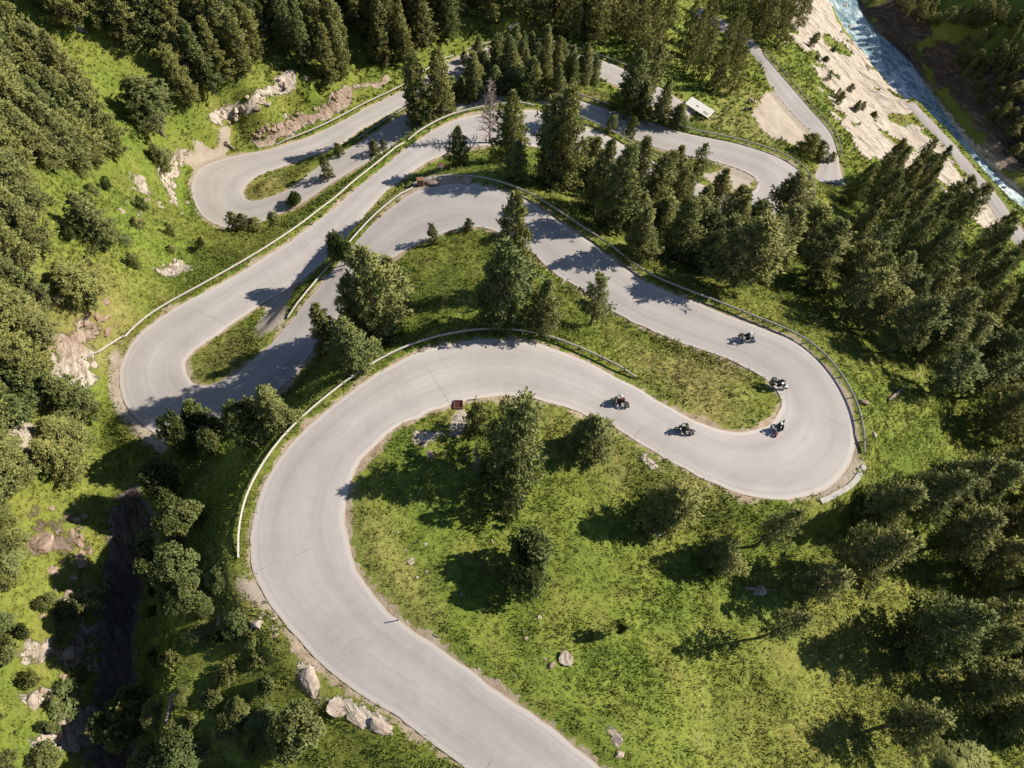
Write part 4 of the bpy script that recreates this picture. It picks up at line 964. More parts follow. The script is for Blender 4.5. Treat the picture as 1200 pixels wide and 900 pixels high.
# low herbs and dwarf shrubs that give the slopes their cushions
P, r = scatter((-80, 85, -22, 125), 1.9, 311)
pn = fbm(P[:, 0], P[:, 1], 6, 4, 211); P = P[(pn > .06) & (field(m_dry, P[:, 0], P[:, 1]) < .5) & (field(ED, P[:, 0], P[:, 1]) > .9)]
n = len(P); nb = 16; a = r.normal(size=(n, nb, 3)); a[..., 2] = np.abs(a[..., 2])*.8+.1; a /= np.linalg.norm(a, axis=2, keepdims=True)
sz = r.uniform(.22, .6, n)[:, None, None]; c = P[:, None, :]+a*sz*np.array([1, 1, .75])
d1 = np.cross(a, r.normal(size=a.shape)); d1 /= np.linalg.norm(d1, axis=2, keepdims=True); d2 = np.cross(a, d1)*.6+a*.25
w_ = sz*r.uniform(.16, .34, (n, nb, 1))
V = np.stack([c-d1*w_*.6, c-d2*w_, c+d1*w_*.6, c+d2*w_], 2).reshape(-1, 3)
me = mesh_np('undergrowth', V, np.arange(len(V)).reshape(-1, 4), dict(tone=np.repeat(np.clip(r.uniform(.2, .8, n)[:, None]+r.normal(size=(n, nb))*.15, 0, 1).ravel(), 4), dry=np.zeros(len(V))), [m_tuft])
tag(link('undergrowth', me), 'cushions of low leafy herbs and dwarf shrubs in the grass', 'undergrowth', None, 'stuff')
print('tufts', [len(p[0]) for p in parts], 'herbs', n)
# ------------------------------------------------------------------ guard rails
m_galv = simple('weathered_galvanised_steel', (.36, .335, .295), .65, .12, .4, .12, 3)
m_post = simple('rusty_steel_post', (.16, .12, .09), .8, .2, .3, .3, 5)
def beam_mesh(P, name):
    """W-shaped steel rail swept along P, facing the road side"""
    P = np.asarray(P); n = len(P); t = np.gradient(P, axis=0); t[:, 2] = 0; t /= np.linalg.norm(t, axis=1)[:, None]
    nr = np.stack([-t[:, 1], t[:, 0], t[:, 2]*0], 1)
    prof = [(-.02, .14), (.045, .105), (.045, .055), (-.01, 0), (.045, -.055), (.045, -.105), (-.02, -.14)]
    prof = prof+[(x-.035, z) for x, z in prof[::-1]]; k = len(prof)
    V = np.stack([P+nr*x+np.array([0, 0, z]) for x, z in prof], 1).reshape(-1, 3); I = np.arange(n*k).reshape(n, k); J = np.roll(I, -1, 1)
    q = np.stack([I[:-1].ravel(), J[:-1].ravel(), J[1:].ravel(), I[1:].ravel()], 1)
    return mesh_np(name, V, q, None, [m_galv], False)
post_me = MB().box((0, 0, .12), (.13, .10, 1.36), bev=.012).box((0, .07, .70), (.10, .10, .18), bev=.01).mesh('post', m_post)
def rail(P, label, top=.78, gap=2.6, side=1, kerb=False):
    P = np.asarray(P, float); s = np.concatenate([[0], np.cumsum(np.linalg.norm(np.diff(P, axis=0), axis=1))])
    n = max(4, int(s[-1]/.5)); ss = np.linspace(0, s[-1], n); Q = np.stack([np.interp(ss, s, P[:, i]) for i in range(3)], 1)
    o = thing('guard_rail', label, 'guard rail', tuple(Q[0]))
    B = Q-Q[0]; B = B+np.array([0, 0, top-.16]); 
    B[:, 2] += np.where(np.arange(n) < 4, (np.arange(n)-4)*.09, 0)+np.where(np.arange(n) > n-5, (n-5-np.arange(n))*.09, 0)
    if side < 0: B = B[::-1]
    link('beam', beam_mesh(B, 'beam'), o)
    m = min(99, max(2, int(s[-1]/gap)))
    for k in range(m):
        u = (k+.5)/m*s[-1]; p = np.array([np.interp(u, s, P[:, i]) for i in range(3)]); q = np.array([np.interp(min(u+.3, s[-1]), s, P[:, i]) for i in range(3)]); d = q-p
        po = link('post', post_me, o); po.rotation_euler[2] = math.atan2(d[1], d[0])+(0 if side > 0 else PI)
        nrm = np.array([-d[1], d[0], 0]); nrm /= np.linalg.norm(nrm)+1e-9
        po.location = Vector(p-Q[0]-nrm*.12*side)
    return o
def rail_edge(E_, O_, p0, p1, off, label, side, **kw):
    """along the road edge E_ (O_ is the opposite edge) from nearest to p0 to nearest to p1"""
    q = proj(E_); i = np.hypot(q[:, 0]-p0[0], q[:, 1]-p0[1]).argmin(); j = np.hypot(q[:, 0]-p1[0], q[:, 1]-p1[1]).argmin()
    if i > j: i, j = j, i
    P = E_[i:j+1].copy(); d = (E_-O_)[i:j+1]; d[:, 2] = 0; d /= np.linalg.norm(d, axis=1)[:, None]
    P = P+d*off; P[:, 2] = E_[i:j+1, 2]
    P[:, :2] = np.stack([smooth1(P[:, 0], 8), smooth1(P[:, 1], 8)], 1)
    return rail(P, label, side=side, **kw)
def joined(E_, O_, p0, p1, off, lead):
    q = proj(E_); i = np.hypot(q[:, 0]-p0[0], q[:, 1]-p0[1]).argmin(); j = np.hypot(q[:, 0]-p1[0], q[:, 1]-p1[1]).argmin()
    P = E_[i:j+1].copy(); d = (E_-O_)[i:j+1]; d[:, 2] = 0; d /= np.linalg.norm(d, axis=1)[:, None]; P = P+d*off
    return np.vstack([np.array([gpt(*l) for l in lead]), P])
rail_edge(ML, MR, (293, 652), (742, 452), .95, 'pale steel guard rail round the outside of the nearest wide bend', -1)
rail_edge(MR, ML, (1003, 528), (495, 221), .95, 'guard rail round the hairpin with the motorcycles and up along the wooded road', 1)
rail_edge(MR, ML, (485, 224), (340, 378), .75, 'guard rail on the bank between the shaded strip and the long straight', 1)
rail(joined(ML, MR, (158, 397), (480, 170), .9, [(99, 431), (120, 414), (143, 399)]), 'long guard rail starting in the grass and following the straight left road strip', side=-1)
rail_edge(ML, MR, (481, 169), (625, 129), .9, 'guard rail on the crest of the bend behind the dead tree', -1)
rail_edge(ML, MR, (650, 134), (800, 208), .9, 'guard rail partly hidden behind the central pine row', -1)
rail_edge(MR, ML, (952, 226), (655, 110), .9, 'guard rail round the far right hairpin above the lay-by', 1)
rail_edge(MR, ML, (505, 121), (420, 169), .7, 'short guard rail on the grass strip beside the upper left strips', 1)
rail_edge(ML, MR, (330, 171), (535, 69), .8, 'guard rail along the rubble ditch of the topmost left strip', -1)
rail_edge(ML, MR, (548, 62), (780, 106), .8, 'guard rail at the bend of the topmost road strip under the pines', -1)
rail_edge(R7, L7, (982, 183), (893, 60), .7, 'dark curved guard rail above the pale rock slabs', 1)

# ------------------------------------------------------------------ motorcycles and riders
m_tyre = simple('black_rubber', (.02, .02, .02), .85, 0, .2, .2); m_rim = simple('alloy_rim', (.35, .35, .36), .35, .8, .5, .1)
m_engine = simple('dark_engine_metal', (.06, .06, .065), .5, .5, .4, .3); m_chrome = simple('exhaust_steel', (.5, .5, .5), .25, .9, .5, .1)
m_seat = simple('black_seat', (.025, .025, .027), .6, 0, .3, .2); m_glass = simple('dark_visor', (.02, .025, .03), .1, 0, .6, .1); m_lamp = simple('lamp_glass', (.75, .77, .78), .15, 0, .6, .05)
PAINT = {k: simple(k+'_paint', c, .3, 0, .5, .06) for k, c in dict(black=(.025, .027, .03), white=(.78, .78, .76), red=(.42, .03, .03), olive=(.10, .11, .045), blue=(.04, .08, .14), grey=(.22, .23, .24)).items()}
CLOTH = {k: simple(k+'_riding_cloth', c, .85, 0, .15, .25, 9) for k, c in dict(black=(.022, .022, .024), maroon=(.16, .035, .035), olive=(.085, .095, .04), grey=(.13, .13, .13), blue=(.03, .05, .085), brown=(.10, .06, .035)).items()}
m_skin = simple('skin', (.55, .36, .27), .6, 0, .3, .05); m_boot = simple('boot_leather', (.03, .027, .025), .7, 0, .3, .2)
def motorcycle(label, loc, rz, lean, paint, touring=False, fender=None, group=None):
    o = thing('motorcycle', label, 'motorcycle', tuple(loc), 0, group); o.rotation_mode = 'XYZ'
    o.rotation_euler = (lean, 0, rz)
    p = PAINT[paint]
    for x in (.74, -.72):
        w = link('wheel', None, o, (x, 0, .315))
        MB().torus((0, 0, 0), .245, .068).build('tyre', m_tyre, w, True)
        rm = MB().torus((0, 0, 0), .185, .018, 20, 6); rm.ell((0, 0, 0), (.05, .06, .05), 10, 6)
        for k in range(6):
            a = k*PI/3; rm.tube([(0, 0, 0), (.185*math.cos(a), 0, .185*math.sin(a))], .013, 6)
        rm.build('rim', m_rim, w, True)
        MB().tube([(0, .045, 0), (0, .055, 0)], .13, 16).build('brake_disc', m_chrome, w)
    fr = MB(); fr.tube([(.42, 0, .93), (.15, 0, .86), (-.35, 0, .74), (-.55, 0, .72)], .032, 8)
    for s in (-1, 1):
        fr.tube([(.42, .04*s, .88), (.30, .13*s, .45), (-.1, .15*s, .26), (-.25, .13*s, .40)], .02, 6); fr.tube([(-.25, .1*s, .42), (-.72, .10*s, .315)], .032, 8)
        fr.tube([(-.2, .1*s, .62), (-.75, .09*s, .80)], .018, 6); fr.tube([(-.12, .14*s, .34), (-.12, .30*s, .34)], .014, 6)
    fr.build('frame', m_engine, o, True)
    en = MB(); en.box((.10, 0, .46), (.46, .34, .34), bev=.06); en.box((.20, 0, .68), (.22, .24, .20), ry=-.35, bev=.03)
    for k in range(4): en.box((.20+.01*k, 0, .61+.045*k), (.28, .29, .014), ry=-.35)
    en.tube([(.05, -.2, .44), (.05, .2, .44)], .11, 14); en.build('engine', m_engine, o)
    MB().ell((.16, 0, .90), (.30, .165, .15), 16, 10, .12, lambda x, y, z: (x, y*(1-.35*max(0, -x/.3)), z if z > 0 else z*.6)).build('fuel_tank', p, o, True)
    MB().ell((-.28, 0, .84), (.30, .14, .06), 14, 8, .06).ell((-.62, 0, .90), (.22, .12, .06), 12, 8, -.05).build('seat', m_seat, o, True)
    MB().ell((-.80, 0, .86), (.20, .09, .07), 12, 8, .25).build('tail_fairing', p, o, True)
    fk = MB()
    for s in (-1, 1): fk.tube([(.46, .09*s, .98), (.62, .09*s, .60)], .022, 8); fk.tube([(.60, .09*s, .64), (.74, .09*s, .315)], .032, 8)
    fk.box((.48, 0, .95), (.10, .24, .04), bev=.01); fk.build('fork', m_chrome, o, True)
    hb = MB(); hb.tube([(.36, -.37, 1.04), (.44, -.24, 1.07), (.47, 0, 1.02), (.44, .24, 1.07), (.36, .37, 1.04)], .016, 8)
    for s in (-1, 1): hb.tube([(.36, .37*s, 1.04), (.41, .26*s, 1.065)], .022, 8)
    hb.build('handlebar', m_engine, o, True)
    MB().ell((.60, 0, .92), (.14, .16, .15), 14, 8, -.3).build('headlight_cowl', p, o, True)
    MB().ell((.70, 0, .90), (.05, .10, .085), 12, 8).build('headlight', m_lamp, o, True)
    sc = MB(); 
    V = [(.70-.20*k/3, y*(.17-.02*k), .98+.11*k) for k in range(4) for y in (-1, -.5, 0, .5, 1)]; V = [(x-(.10*abs(y/.17)**2), y, z) for x, y, z in V]
    n0 = len(V); V += [(x-.012, y, z) for x, y, z in V]
    Fc = [(r*5+c, r*5+c+1, r*5+6+c, r*5+5+c) for r in range(3) for c in range(4)]; Fc += [tuple(i+n0 for i in f[::-1]) for f in Fc]
    sc.add(V, Fc); sc.build('windscreen', m_glass, o, True)
    MB().ell((.74, 0, .56), (.26, .075, .09), 14, 8, .1, lambda x, y, z: (x, y, max(z, -.02))).build('front_mudguard', PAINT[fender or paint], o, True)
    MB().tube([(.25, -.14, .34), (0, -.20, .26), (-.35, -.22, .36)], .028, 8).tube([(-.35, -.22, .36), (-.82, -.23, .56)], [.05, .065], 12).build('exhaust', m_chrome, o, True)
    for s in (-1, 1):
        mi = MB(); mi.tube([(.42, .25*s, 1.07), (.46, .36*s, 1.22)], .008, 6); mi.ell((.45, .39*s, 1.25), (.025, .075, .05), 10, 6); mi.build('mirror', m_engine, o, True)
    MB().box((-.98, 0, .84), (.04, .14, .06), bev=.012).build('tail_light', PAINT['red'], o)
    MB().box((-.98, 0, .64), (.02, .18, .14), ry=.3, bev=.005).build('number_plate', PAINT['white'], o)
    if touring:
        for s in (-1, 1): MB().box((-.62, .36*s, .68), (.46, .22, .36), bev=.05).build('pannier', m_engine, o)
        MB().box((-.80, 0, 1.06), (.36, .42, .28), bev=.06).build('top_case', m_engine, o)
        MB().ell((.50, .17, .78), (.26, .07, .20), 12, 8).ell((.50, -.17, .78), (.26, .07, .20), 12, 8).build('fairing', p, o, True)
    return o
def skin_mesh(verts, edges, rad, sub=1):
    me = bpy.data.meshes.new('body'); me.from_pydata(verts, edges, []); ob = bpy.data.objects.new('tmp', me); COL.objects.link(ob)
    ob.modifiers.new('s', 'SKIN')
    if not me.skin_vertices: me.skin_vertices.new() if hasattr(me.skin_vertices, 'new') else None
    for i, r in enumerate(rad): me.skin_vertices[0].data[i].radius = (r, r); me.skin_vertices[0].data[i].use_root = i == 0
    md = ob.modifiers.new('u', 'SUBSURF'); md.levels = md.render_levels = sub
    out = bpy.data.meshes.new_from_object(ob.evaluated_get(bpy.context.evaluated_depsgraph_get()))
    bpy.data.objects.remove(ob); out.polygons.foreach_set('use_smooth', [True]*len(out.polygons)); return out
RV = [(-.26, 0, .93), (-.20, 0, 1.08), (-.10, 0, 1.25), (-.02, 0, 1.38), (.03, 0, 1.46), (.09, 0, 1.60),
      (-.02, .19, 1.38), (.14, .33, 1.20), (.34, .335, 1.085), (-.02, -.19, 1.38), (.14, -.33, 1.20), (.34, -.335, 1.085),
      (-.24, .11, .92), (.14, .24, .78), (-.10, .24, .42), (.06, .25, .36), (-.24, -.11, .92), (.14, -.24, .78), (-.10, -.24, .42), (.06, -.25, .36)]
RE = [(0, 1), (1, 2), (2, 3), (3, 4), (4, 5), (3, 6), (6, 7), (7, 8), (3, 9), (9, 10), (10, 11), (0, 12), (12, 13), (13, 14), (14, 15), (0, 16), (16, 17), (17, 18), (18, 19)]
RR_ = [.155, .15, .165, .15, .07, .095, .085, .062, .045, .085, .062, .045, .105, .078, .055, .045, .105, .078, .055, .045]
def rider(label, bike, jacket, trousers, helmet, pack=None):
    o = thing('person', label, 'person', tuple(bike.location)); o.rotation_euler = bike.rotation_euler
    me = skin_mesh(RV, RE, RR_)
    me.materials.clear(); me.materials.append(CLOTH[jacket]); me.materials.append(CLOTH[trousers])
    idx = [1 if (p.center.z < .98) else 0 for p in me.polygons]; me.polygons.foreach_set('material_index', idx)
    link('body', me, o)
    h = link('helmet', None, o, (.10, 0, 1.62))
    MB().ell((0, 0, 0), (.155, .135, .155), 18, 12, 0, lambda x, y, z: (x+(.03 if x > 0 and z < 0 else 0), y, z)).build('shell', PAINT[helmet], h, True)
    MB().ell((.055, 0, .015), (.118, .122, .07), 14, 8).build('visor', m_glass, h, True)
    for s in (-1, 1):
        g = MB(); g.ell((.37, .335*s, 1.062), (.055, .045, .028), 10, 6, .35)
        for k in range(4):
            y = .335*s+(k-1.5)*.021; ln = (.05, .058, .056, .044)[k]
            g.tube([(.405, y, 1.068), (.405+ln*.6, y, 1.066), (.405+ln*.75, y, 1.036), (.405+ln*.3, y, 1.018)], [.0105, .010, .0095, .008], 6)
        g.tube([(.36, .335*s-.04*s, 1.055), (.385, .335*s-.055*s, 1.035), (.41, .335*s-.045*s, 1.02)], [.012, .0105, .009], 6)
        g.build('glove', m_boot, o, True)
        b = MB(); b.ell((.02, .245*s, .355), (.14, .052, .05), 12, 8).tube([(-.10, .24*s, .56), (-.09, .24*s, .44), (-.07, .24*s, .36)], [.072, .062, .058], 10); b.build('boot', m_boot, o, True)
    if pack: MB().ell((-.26, 0, 1.24), (.11, .17, .23), 12, 10, .35).build('backpack', CLOTH[pack], o, True)
    return o
def road_at(px, py):
    p = gpt(px, py); best = None
    for L, R in ((ML, MR), (L7, R7)):
        t = np.linspace(0, 1, 9)[None, :, None]; S = (L[:, None]*(1-t)+R[:, None]*t).reshape(-1, 3)
        d = np.hypot(*(proj(S)-np.array([px, py])).T); i = d.argmin()
        if best is None or d[i] < best[0]: best = (d[i], S[i, 2]+.05)
    q = atz(px, py, best[1]); return q
def heading(a, b):
    z = road_at(*a)[2]; p, q = atz(*a, z), atz(*b, z); return math.atan2(q[1]-p[1], q[0]-p[0])
BK = [((874, 398), (1, .36), 'blue', False, None, 'dark motorcycle with its rider in a white helmet, highest of the riders in the bend', ('black', 'black', 'white', None), 'person in black with a white helmet riding the highest motorcycle', -.10),
 ((911, 452), (1, .40), 'white', True, None, 'big touring motorcycle with white front, black panniers and top case in the hairpin', ('black', 'black', 'black', 'grey'), 'person in black with a black helmet riding the big touring motorcycle', -.14),
 ((913, 505), (-.5, .85), 'black', False, 'red', 'motorcycle with red front mudguard beside the inner tip of the hairpin', ('brown', 'black', 'white', None), 'person with a pale helmet and brown jacket on the red-nosed motorcycle', -.20),
 ((801, 507), (-1, -.30), 'black', False, None, 'low black motorcycle in the middle of the road left of the hairpin tip', ('olive', 'olive', 'black', None), 'person in olive clothes leaning over the low black motorcycle', -.10),
 ((726, 474), (-1, -.42), 'grey', False, None, 'motorcycle in front of the group near the end of the nearest guard rail', ('maroon', 'black', 'white', 'brown'), 'person in a dark red jacket with white helmet leading the group', -.06)]
for pos_, d_, paint, tour, fend, lab, rd, rlab, ln in BK:
    q = road_at(*pos_); a = heading(pos_, (pos_[0]+d_[0]*12, pos_[1]+d_[1]*12))
    b = motorcycle(lab, q, a, -ln, paint, tour, fend, 'motorcycles riding through the hairpin'); b.scale = (1.02,)*3
    r_ = rider(rlab, b, *rd); r_.scale = b.scale
for pos_, d_, paint, lab in (((880, 121), (1, .35), 'white', 'white parked motorcycle at the edge of the gravel lay-by'), ((876, 130), (1, .2), 'black', 'black parked motorcycle on the grass beside the gravel lay-by')):
    q = gpt(*pos_); q2 = gpt(pos_[0]+d_[0]*8, pos_[1]+d_[1]*8)
    b = motorcycle(lab, q+np.array([0, 0, .02]), math.atan2(q2[1]-q[1], q2[0]-q[0]), .16, paint, True); b.scale = (1.02,)*3

# ------------------------------------------------------------------ rocks
def rock_mesh(name, seed, material, cuts=14, sub=3):
    import bmesh
    r = np.random.default_rng(seed); bm = bmesh.new(); bmesh.ops.create_icosphere(bm, subdivisions=sub, radius=1)
    N = r.normal(size=(cuts, 3)); N /= np.linalg.norm(N, axis=1)[:, None]; D = r.uniform(.42, .84, cuts)
    for v in bm.verts:
        p = np.array(v.co)
        for n_, d_ in zip(N, D):
            k = p@n_
            if k > d_: p = p-n_*(k-d_)
        p += r.normal(size=3)*.022; v.co = p
    me = bpy.data.meshes.new(name); bm.to_mesh(me); bm.free(); me.materials.append(material); return me
m_pale = make_rock('pale_granite', (.20, .165, .13), (.36, .295, .24), (.49, .42, .355)); m_redr = make_rock('reddish_stone', (.15, .105, .08), (.29, .205, .155), (.40, .315, .255))
m_greyr = make_rock('grey_stone', (.20, .185, .17), (.33, .31, .28), (.46, .43, .40))
RM = {k: [rock_mesh('boulder', 40+7*i+s, m, 14) for s in range(3)] for i, (k, m) in enumerate((('pale', m_pale), ('red', m_redr), ('grey', m_greyr)))}
rk = 0
def boulder(px, py, w, kind, label, group=None, p=None, h=.65, rz=None, el=1.35):
    global rk; rk += 1; r = np.random.default_rng(500+rk)
    p = gpt(px, py) if p is None else p
    o = link('boulder', RM[kind][rk % 3], None, (p[0], p[1], p[2]+w*h*.0)); w = w*.78; o.scale = (w*.5*el, w*.5, w*.5*h*1.3); o.rotation_euler = (float(r.normal()*.15), float(r.normal()*.15), float(r.uniform(0, 6.28)) if rz is None else rz)
    return tag(o, label, 'rock', group)
for a in [(1010, 471, 1.5, 'red', 'flat pinkish boulder just outside the guard rail of the hairpin'), (1023, 509, 1.3, 'pale', 'white pointed boulder outside the guard rail of the hairpin'),
 (663, 774, 1.7, 'pale', 'tall pale split boulder standing alone on the lower meadow', None, None, 1.1), (645, 781, 1.0, 'red', 'small brown boulder left of the tall split one on the meadow'),
 (1168, 642, .9, 'pale', 'pale stone lying in the grass on the right hand slope'), (890, 692, 1.4, 'pale', 'long pale fallen log-like stone in the grass below the hairpin', None, None, .35, .1, 2.0),
 (286, 723, 1.1, 'pale', 'pale stone left of the split pair beside the gravel verge'), (302, 731, 1.5, 'pale', 'pale rock with a dark cleft on the verge below the road'), (285, 733, 1.0, 'red', 'reddish round stone on the verge below the road'), (258, 727, 1.1, 'red', 'dark reddish stone in the weeds near the gully edge'),
 (362, 797, 2.7, 'pale', 'big pale rock slab at the upper end of the ledge under the road', None, None, .38, 1.9, 1.5), (394, 830, 1.9, 'pale', 'second pale slab in the middle of the ledge under the road', None, None, .34, 2.5, 1.7), (420, 842, 1.8, 'pale', 'third pale slab of the ledge under the road, narrow', None, None, .34, 2.6, 1.7), (446, 853, 2.1, 'pale', 'pinkish slab at the lower end of the ledge under the road', None, None, .34, 2.6, 1.8),
 (482, 658, .9, 'pale', 'pale stone pair left on the meadow near the inner road edge'), (488, 677, .6, 'grey', 'small grey stone under the pale pair near the inner road edge'),
 (770, 621, 1.5, 'grey', 'grey boulder at the foot of the lone round pine'), (722, 868, 1.3, 'pale', 'pale stone near the bottom road edge in tall weeds'), (726, 884, .9, 'pale', 'smaller pale stone below the one in tall weeds'),
 (497, 520, 1.1, 'pale', 'pale stone below the drain gravel, upper one'), (505, 533, 1.2, 'red', 'reddish stone in the grass below the drain gravel'), (752, 538, 1.2, 'pale', 'pale outcrop stone by the inner road edge near the round pine'),
 (333, 136, 1.3, 'grey', 'blue-grey boulder on top of the rubble ditch'), (478, 157, 3.4, 'grey', 'dark rock knob at the foot of the tall pine pair'), (537, 82, 3.0, 'grey', 'dark rock outcrop beside the topmost road bend'),
 (660, 330, .9, 'pale', 'white stone at the foot of the short round island pine'), (266, 168, 1.5, 'pale', 'flat pale stone beside the start of the topmost guard rail'), (805, 133, 1.2, 'pale', 'white stone at the end of the long white board'),
 (150, 112, 2.6, 'red', 'reddish rock between the pines on the upper left slope'), (163, 212, 2.8, 'pale', 'pale rock outcrop above the gravel corner at left'), (40, 388, 3.0, 'pale', 'pale rock at the edge of the left thicket'),
 (70, 838, 2.2, 'pale', 'pale upright rock among shrubs at the lower left'), (98, 712, 2.0, 'pale', 'pale rock on the brink of the shaded gully'), (78, 768, 2.4, 'pale', 'pale square rock on the gully wall at lower left'), (38, 822, 2.0, 'pale', 'pale rock left of the upright one at the lower left'), (45, 640, 3.4, 'red', 'broad brownish rock slab above the gully at left')]:
    boulder(*a)
rr = np.random.default_rng(77)
def rubble_row(pts, n, spread, wr, kind, label, group):
    pts = np.array(pts, float); s = np.concatenate([[0], np.cumsum(np.linalg.norm(np.diff(pts, axis=0), axis=1))])
    u = rr.uniform(0, s[-1], n); q = np.stack([np.interp(u, s, pts[:, 0]), np.interp(u, s, pts[:, 1])], 1)+rr.normal(size=(n, 2))*spread
    g = ground(q[:, 0], q[:, 1]); e = field(ED, g[:, 0], g[:, 1])
    for p, ee in zip(g, e):
        if ee > .9: boulder(0, 0, float(rr.uniform(*wr)), kind, label, group, p)
rubble_row([(292, 164), (315, 155), (340, 140), (370, 128), (398, 112), (420, 101)], 60, 3, (.6, 1.5), 'red', 'rough reddish block in the rubble ditch above the topmost strip', 'blocks of the rubble ditch')
rubble_row([(262, 140), (285, 128), (305, 118), (335, 98), (350, 90)], 26, 6, (.9, 2.3), 'pale', 'pale block of the broken rock face over the upper hairpin', 'blocks of the rock face')
rubble_row([(175, 318), (200, 312), (228, 316)], 16, 4, (.5, 1.3), 'pale', 'pale stone in the scree patch beside the left straight', 'stones of the scree patch')
rubble_row([(75, 405), (100, 392), (128, 392), (100, 350), (60, 340)], 20, 9, (.5, 1.5), 'red', 'brownish stone scattered on the left slope near the bend', 'stones on the left slope')
rubble_row([(150, 235), (190, 250), (215, 240), (205, 225)], 14, 8, (.5, 1.5), 'pale', 'pale stone scattered in the grass left of the upper hairpin', 'stones left of the upper hairpin')
rubble_row([(20, 610), (60, 600), (95, 640), (70, 700), (90, 740), (85, 790), (60, 830), (70, 870)], 34, 12, (.6, 1.9), 'red', 'brown stone among the weeds of the lower left slope', 'stones of the lower left slope')
rubble_row([(470, 600), (480, 660), (520, 700), (640, 760), (560, 530), (500, 530)], 22, 14, (.25, .6), 'pale', 'small pale stone lying in the meadow grass of the near loop', 'small meadow stones')
rubble_row([(535, 482), (540, 495), (533, 510)], 24, 3, (.25, .55), 'grey', 'small grey stone in the gravel chute under the drain box', 'stones of the gravel chute')
rubble_row([(290, 690), (310, 720), (330, 750)], 16, 7, (.2, .5), 'pale', 'small stone on the gravel verge at the rail end', 'verge stones')
rubble_row([(1120, 185), (1140, 205), (1165, 235), (1190, 255)], 16, 4, (1.0, 2.2), 'pale', 'pale boulder on the bank between river and valley road', 'bank boulders')
rubble_row([(990, 30), (1015, 62), (1045, 96), (1085, 140)], 12, 3, (1.0, 2.4), 'pale', 'pale boulder at the foot of the rock slabs by the water', 'waterside boulders')
# boulders in the stream
for i in range(len(RL)):
    if i % 4 == 0:
        u = rr.uniform(.15, .85); p = RL[i]*(1-u)+RR[i]*u
        if -20 < proj(p)[0] < 1220 and proj(p)[1] > -30: boulder(0, 0, float(rr.uniform(1.0, 2.8)), 'grey', 'dark wet boulder in the rushing river', 'boulders in the river', p+np.array([0, 0, -.1]))

# ------------------------------------------------------------------ small things by the road
m_white = simple('white_board_paint', (.66, .64, .58), .6, 0, .3, .05); m_mark = simple('dark_print', (.10, .11, .12), .7, 0, .2, .1); m_signred = simple('sign_red', (.55, .03, .03), .5, 0, .4, .05)
m_wood = simple('weathered_wood', (.20, .11, .07), .85, 0, .2, .35, 4); m_rust = simple('rust_red_steel', (.15, .055, .042), .8, .2, .3, .35, 5)
# marker posts
def marker(px, py, label):
    p = gpt(px, py); o = thing('marker_post', label, 'marker post', tuple(p))
    MB().tube([(0, 0, -.3), (0, 0, .95)], [.055, .045], 8).build('shaft', m_post, o); MB().tube([(0, 0, .78), (0, 0, .88)], .052, 8).build('reflector', m_white, o); return o
for a in ((467, 727, 'dark marker post at the inner edge of the bottom road stretch'), (416, 578, 'dark marker post at the inside of the nearest bend'), (777, 463, 'short marker post on the verge past the end of the near guard rail'), (868, 500, 'marker post at the inner tip of the hairpin with the riders'), (780, 541, 'marker post at the inner road edge below the lone rider'), (558, 468, 'short marker post right of the rusty drain box'), (646, 322, 'low marker post at the inside of the wooded road strip')): marker(*a)
# drain box
p = gpt(537, 475); o = thing('drain_box', 'rusty red open drain box set into the inner road edge', 'drain', (p[0], p[1], p[2]), .1)
b = MB(); 
for c, d in (((0, .42, .05), (.95, .10, .5)), ((0, -.42, .05), (.95, .10, .5)), ((.42, 0, .05), (.10, .74, .5)), ((-.42, 0, .05), (.10, .74, .5))): b.box(c, d, bev=.02)
b.build('rim', m_rust, o); g_ = MB(); g_.box((0, 0, .02), (.73, .73, .06))
g_.build('floor_plate', m_rust, o)
g2 = MB()
for k in range(9): g2.box((-.32+.08*k, 0, .14), (.03, .73, .05))
g2.build('grate', m_rust, o)
# round sign
p = gpt(518, 210); o = thing('road_sign', 'round white road sign with red rim on a thin pole', 'sign', tuple(p), -.1)
MB().tube([(0, 0, -.4), (0, 0, 2.7)], .04, 8).build('pole', m_galv, o)
def disc(r, y0, y1): 
    b = MB(); b.tube([(0, y0, 2.55), (0, y1, 2.55)], r, 28); return b
disc(.48, -.06, -.03).build('red_rim', m_signred, o); disc(.37, -.075, -.061).build('white_face', m_white, o)
# timber stack behind the rail
p = gpt(493, 217); o = thing('timber_post', 'short brown timber block beside the guard rail end', 'timber', tuple(p), .2)
b = MB(); b.box((0, 0, .5), (.85, .55, 1.3), bev=.05); b.build('block', m_wood, o); MB().box((0, 0, 1.19), (.95, .65, .09), bev=.02).build('cap', m_wood, o)
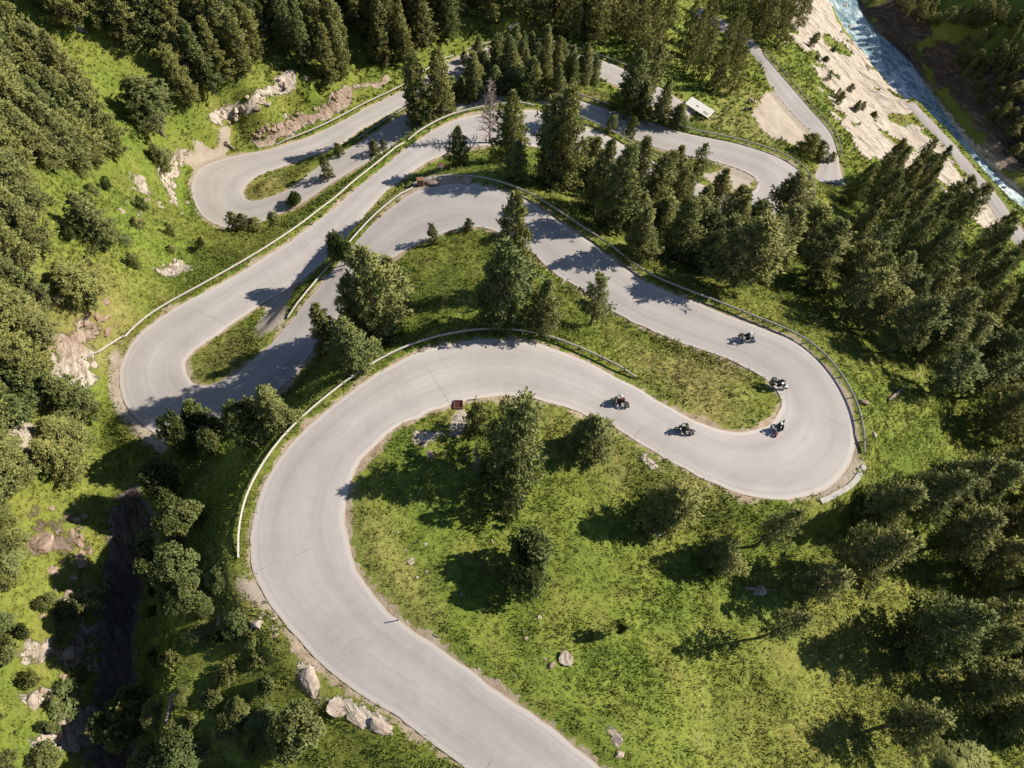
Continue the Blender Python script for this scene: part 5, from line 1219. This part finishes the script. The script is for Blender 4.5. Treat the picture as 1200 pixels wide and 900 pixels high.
# low wall pieces by the sign
for k, (x, y, w_, lab) in enumerate(((505, 213, 2.6, 'low broken wall of pinkish stone blocks beside the sign'), (545, 212, 2.8, 'pale flat stone slab in the grass behind the guard rail'))):
    boulder(x, y, w_, ('red', 'pale')[k], lab, None, None, .45, .1, 1.5)
# long white board with dark print by the lower strip
a_, b_ = gpt(806, 121.5), gpt(832, 138); d_ = b_-a_; ln = float(np.linalg.norm(d_[:2])); o = thing('sign_board', 'long white board with dark print lying on the grass slope', 'board', tuple((a_+b_)/2+np.array([0, 0, .9])), math.atan2(d_[1], d_[0]))
o.rotation_euler = (.25, -math.atan2(d_[2], ln), math.atan2(d_[1], d_[0]))
MB().box((0, 0, 0), (ln*1.03, 2.3, .12), bev=.02).build('panel', m_white, o)
mk = MB()
for k in range(6): mk.box((ln*.22+.22*k, -.45, .066), (.12, .62, .012))
mk.box((-.10*ln, -.1, .066), (.5, .35, .012)); mk.build('print', m_mark, o)
lg = MB()
for s in (-1, 1):
    for t_ in (-1, 1): lg.tube([(s*ln*.42, t_*.9, -1.6), (s*ln*.42, t_*.9, -.05)], .06, 6)
lg.build('support', m_wood, o)
# fallen trunk
def log(p0, p1, r0, label):
    a_, b_ = gpt(*p0), gpt(*p1); v = MB(); d_ = b_-a_
    pts = [d_*f+np.array([0, 0, r0*1.1+.10*math.sin(f*7)]) for f in np.linspace(0, 1, 7)]; v.tube(pts, [r0*(1-.6*f) for f in np.linspace(0, 1, 7)], 8)
    v.tube([pts[3], pts[3]+np.array([.4, .3, .45])], [r0*.4, r0*.1], 5); v.tube([pts[4], pts[4]+np.array([-.3, .4, .4])], [r0*.35, r0*.1], 5)
    o = v.build('fallen_log', m_dead, None, True, tuple(a_)); return tag(o, label, 'log')
log((800, 186), (793, 199), .25, 'pale curved log lying inside the far right hairpin'); log((206, 812), (194, 850), .22, 'bleached fallen log in the weeds at the bottom left')
log((1040, 470), (1075, 440), .2, 'bleached fallen trunk under the pines outside the hairpin'); log((265, 167), (275, 176), .22, 'short log by the gravel corner of the upper hairpin'); log((370, 872), (376, 858), .14, 'thin bleached branch in the grass below the road'); log((872, 690), (905, 692), .18, 'thin pale trunk lying on the right meadow')
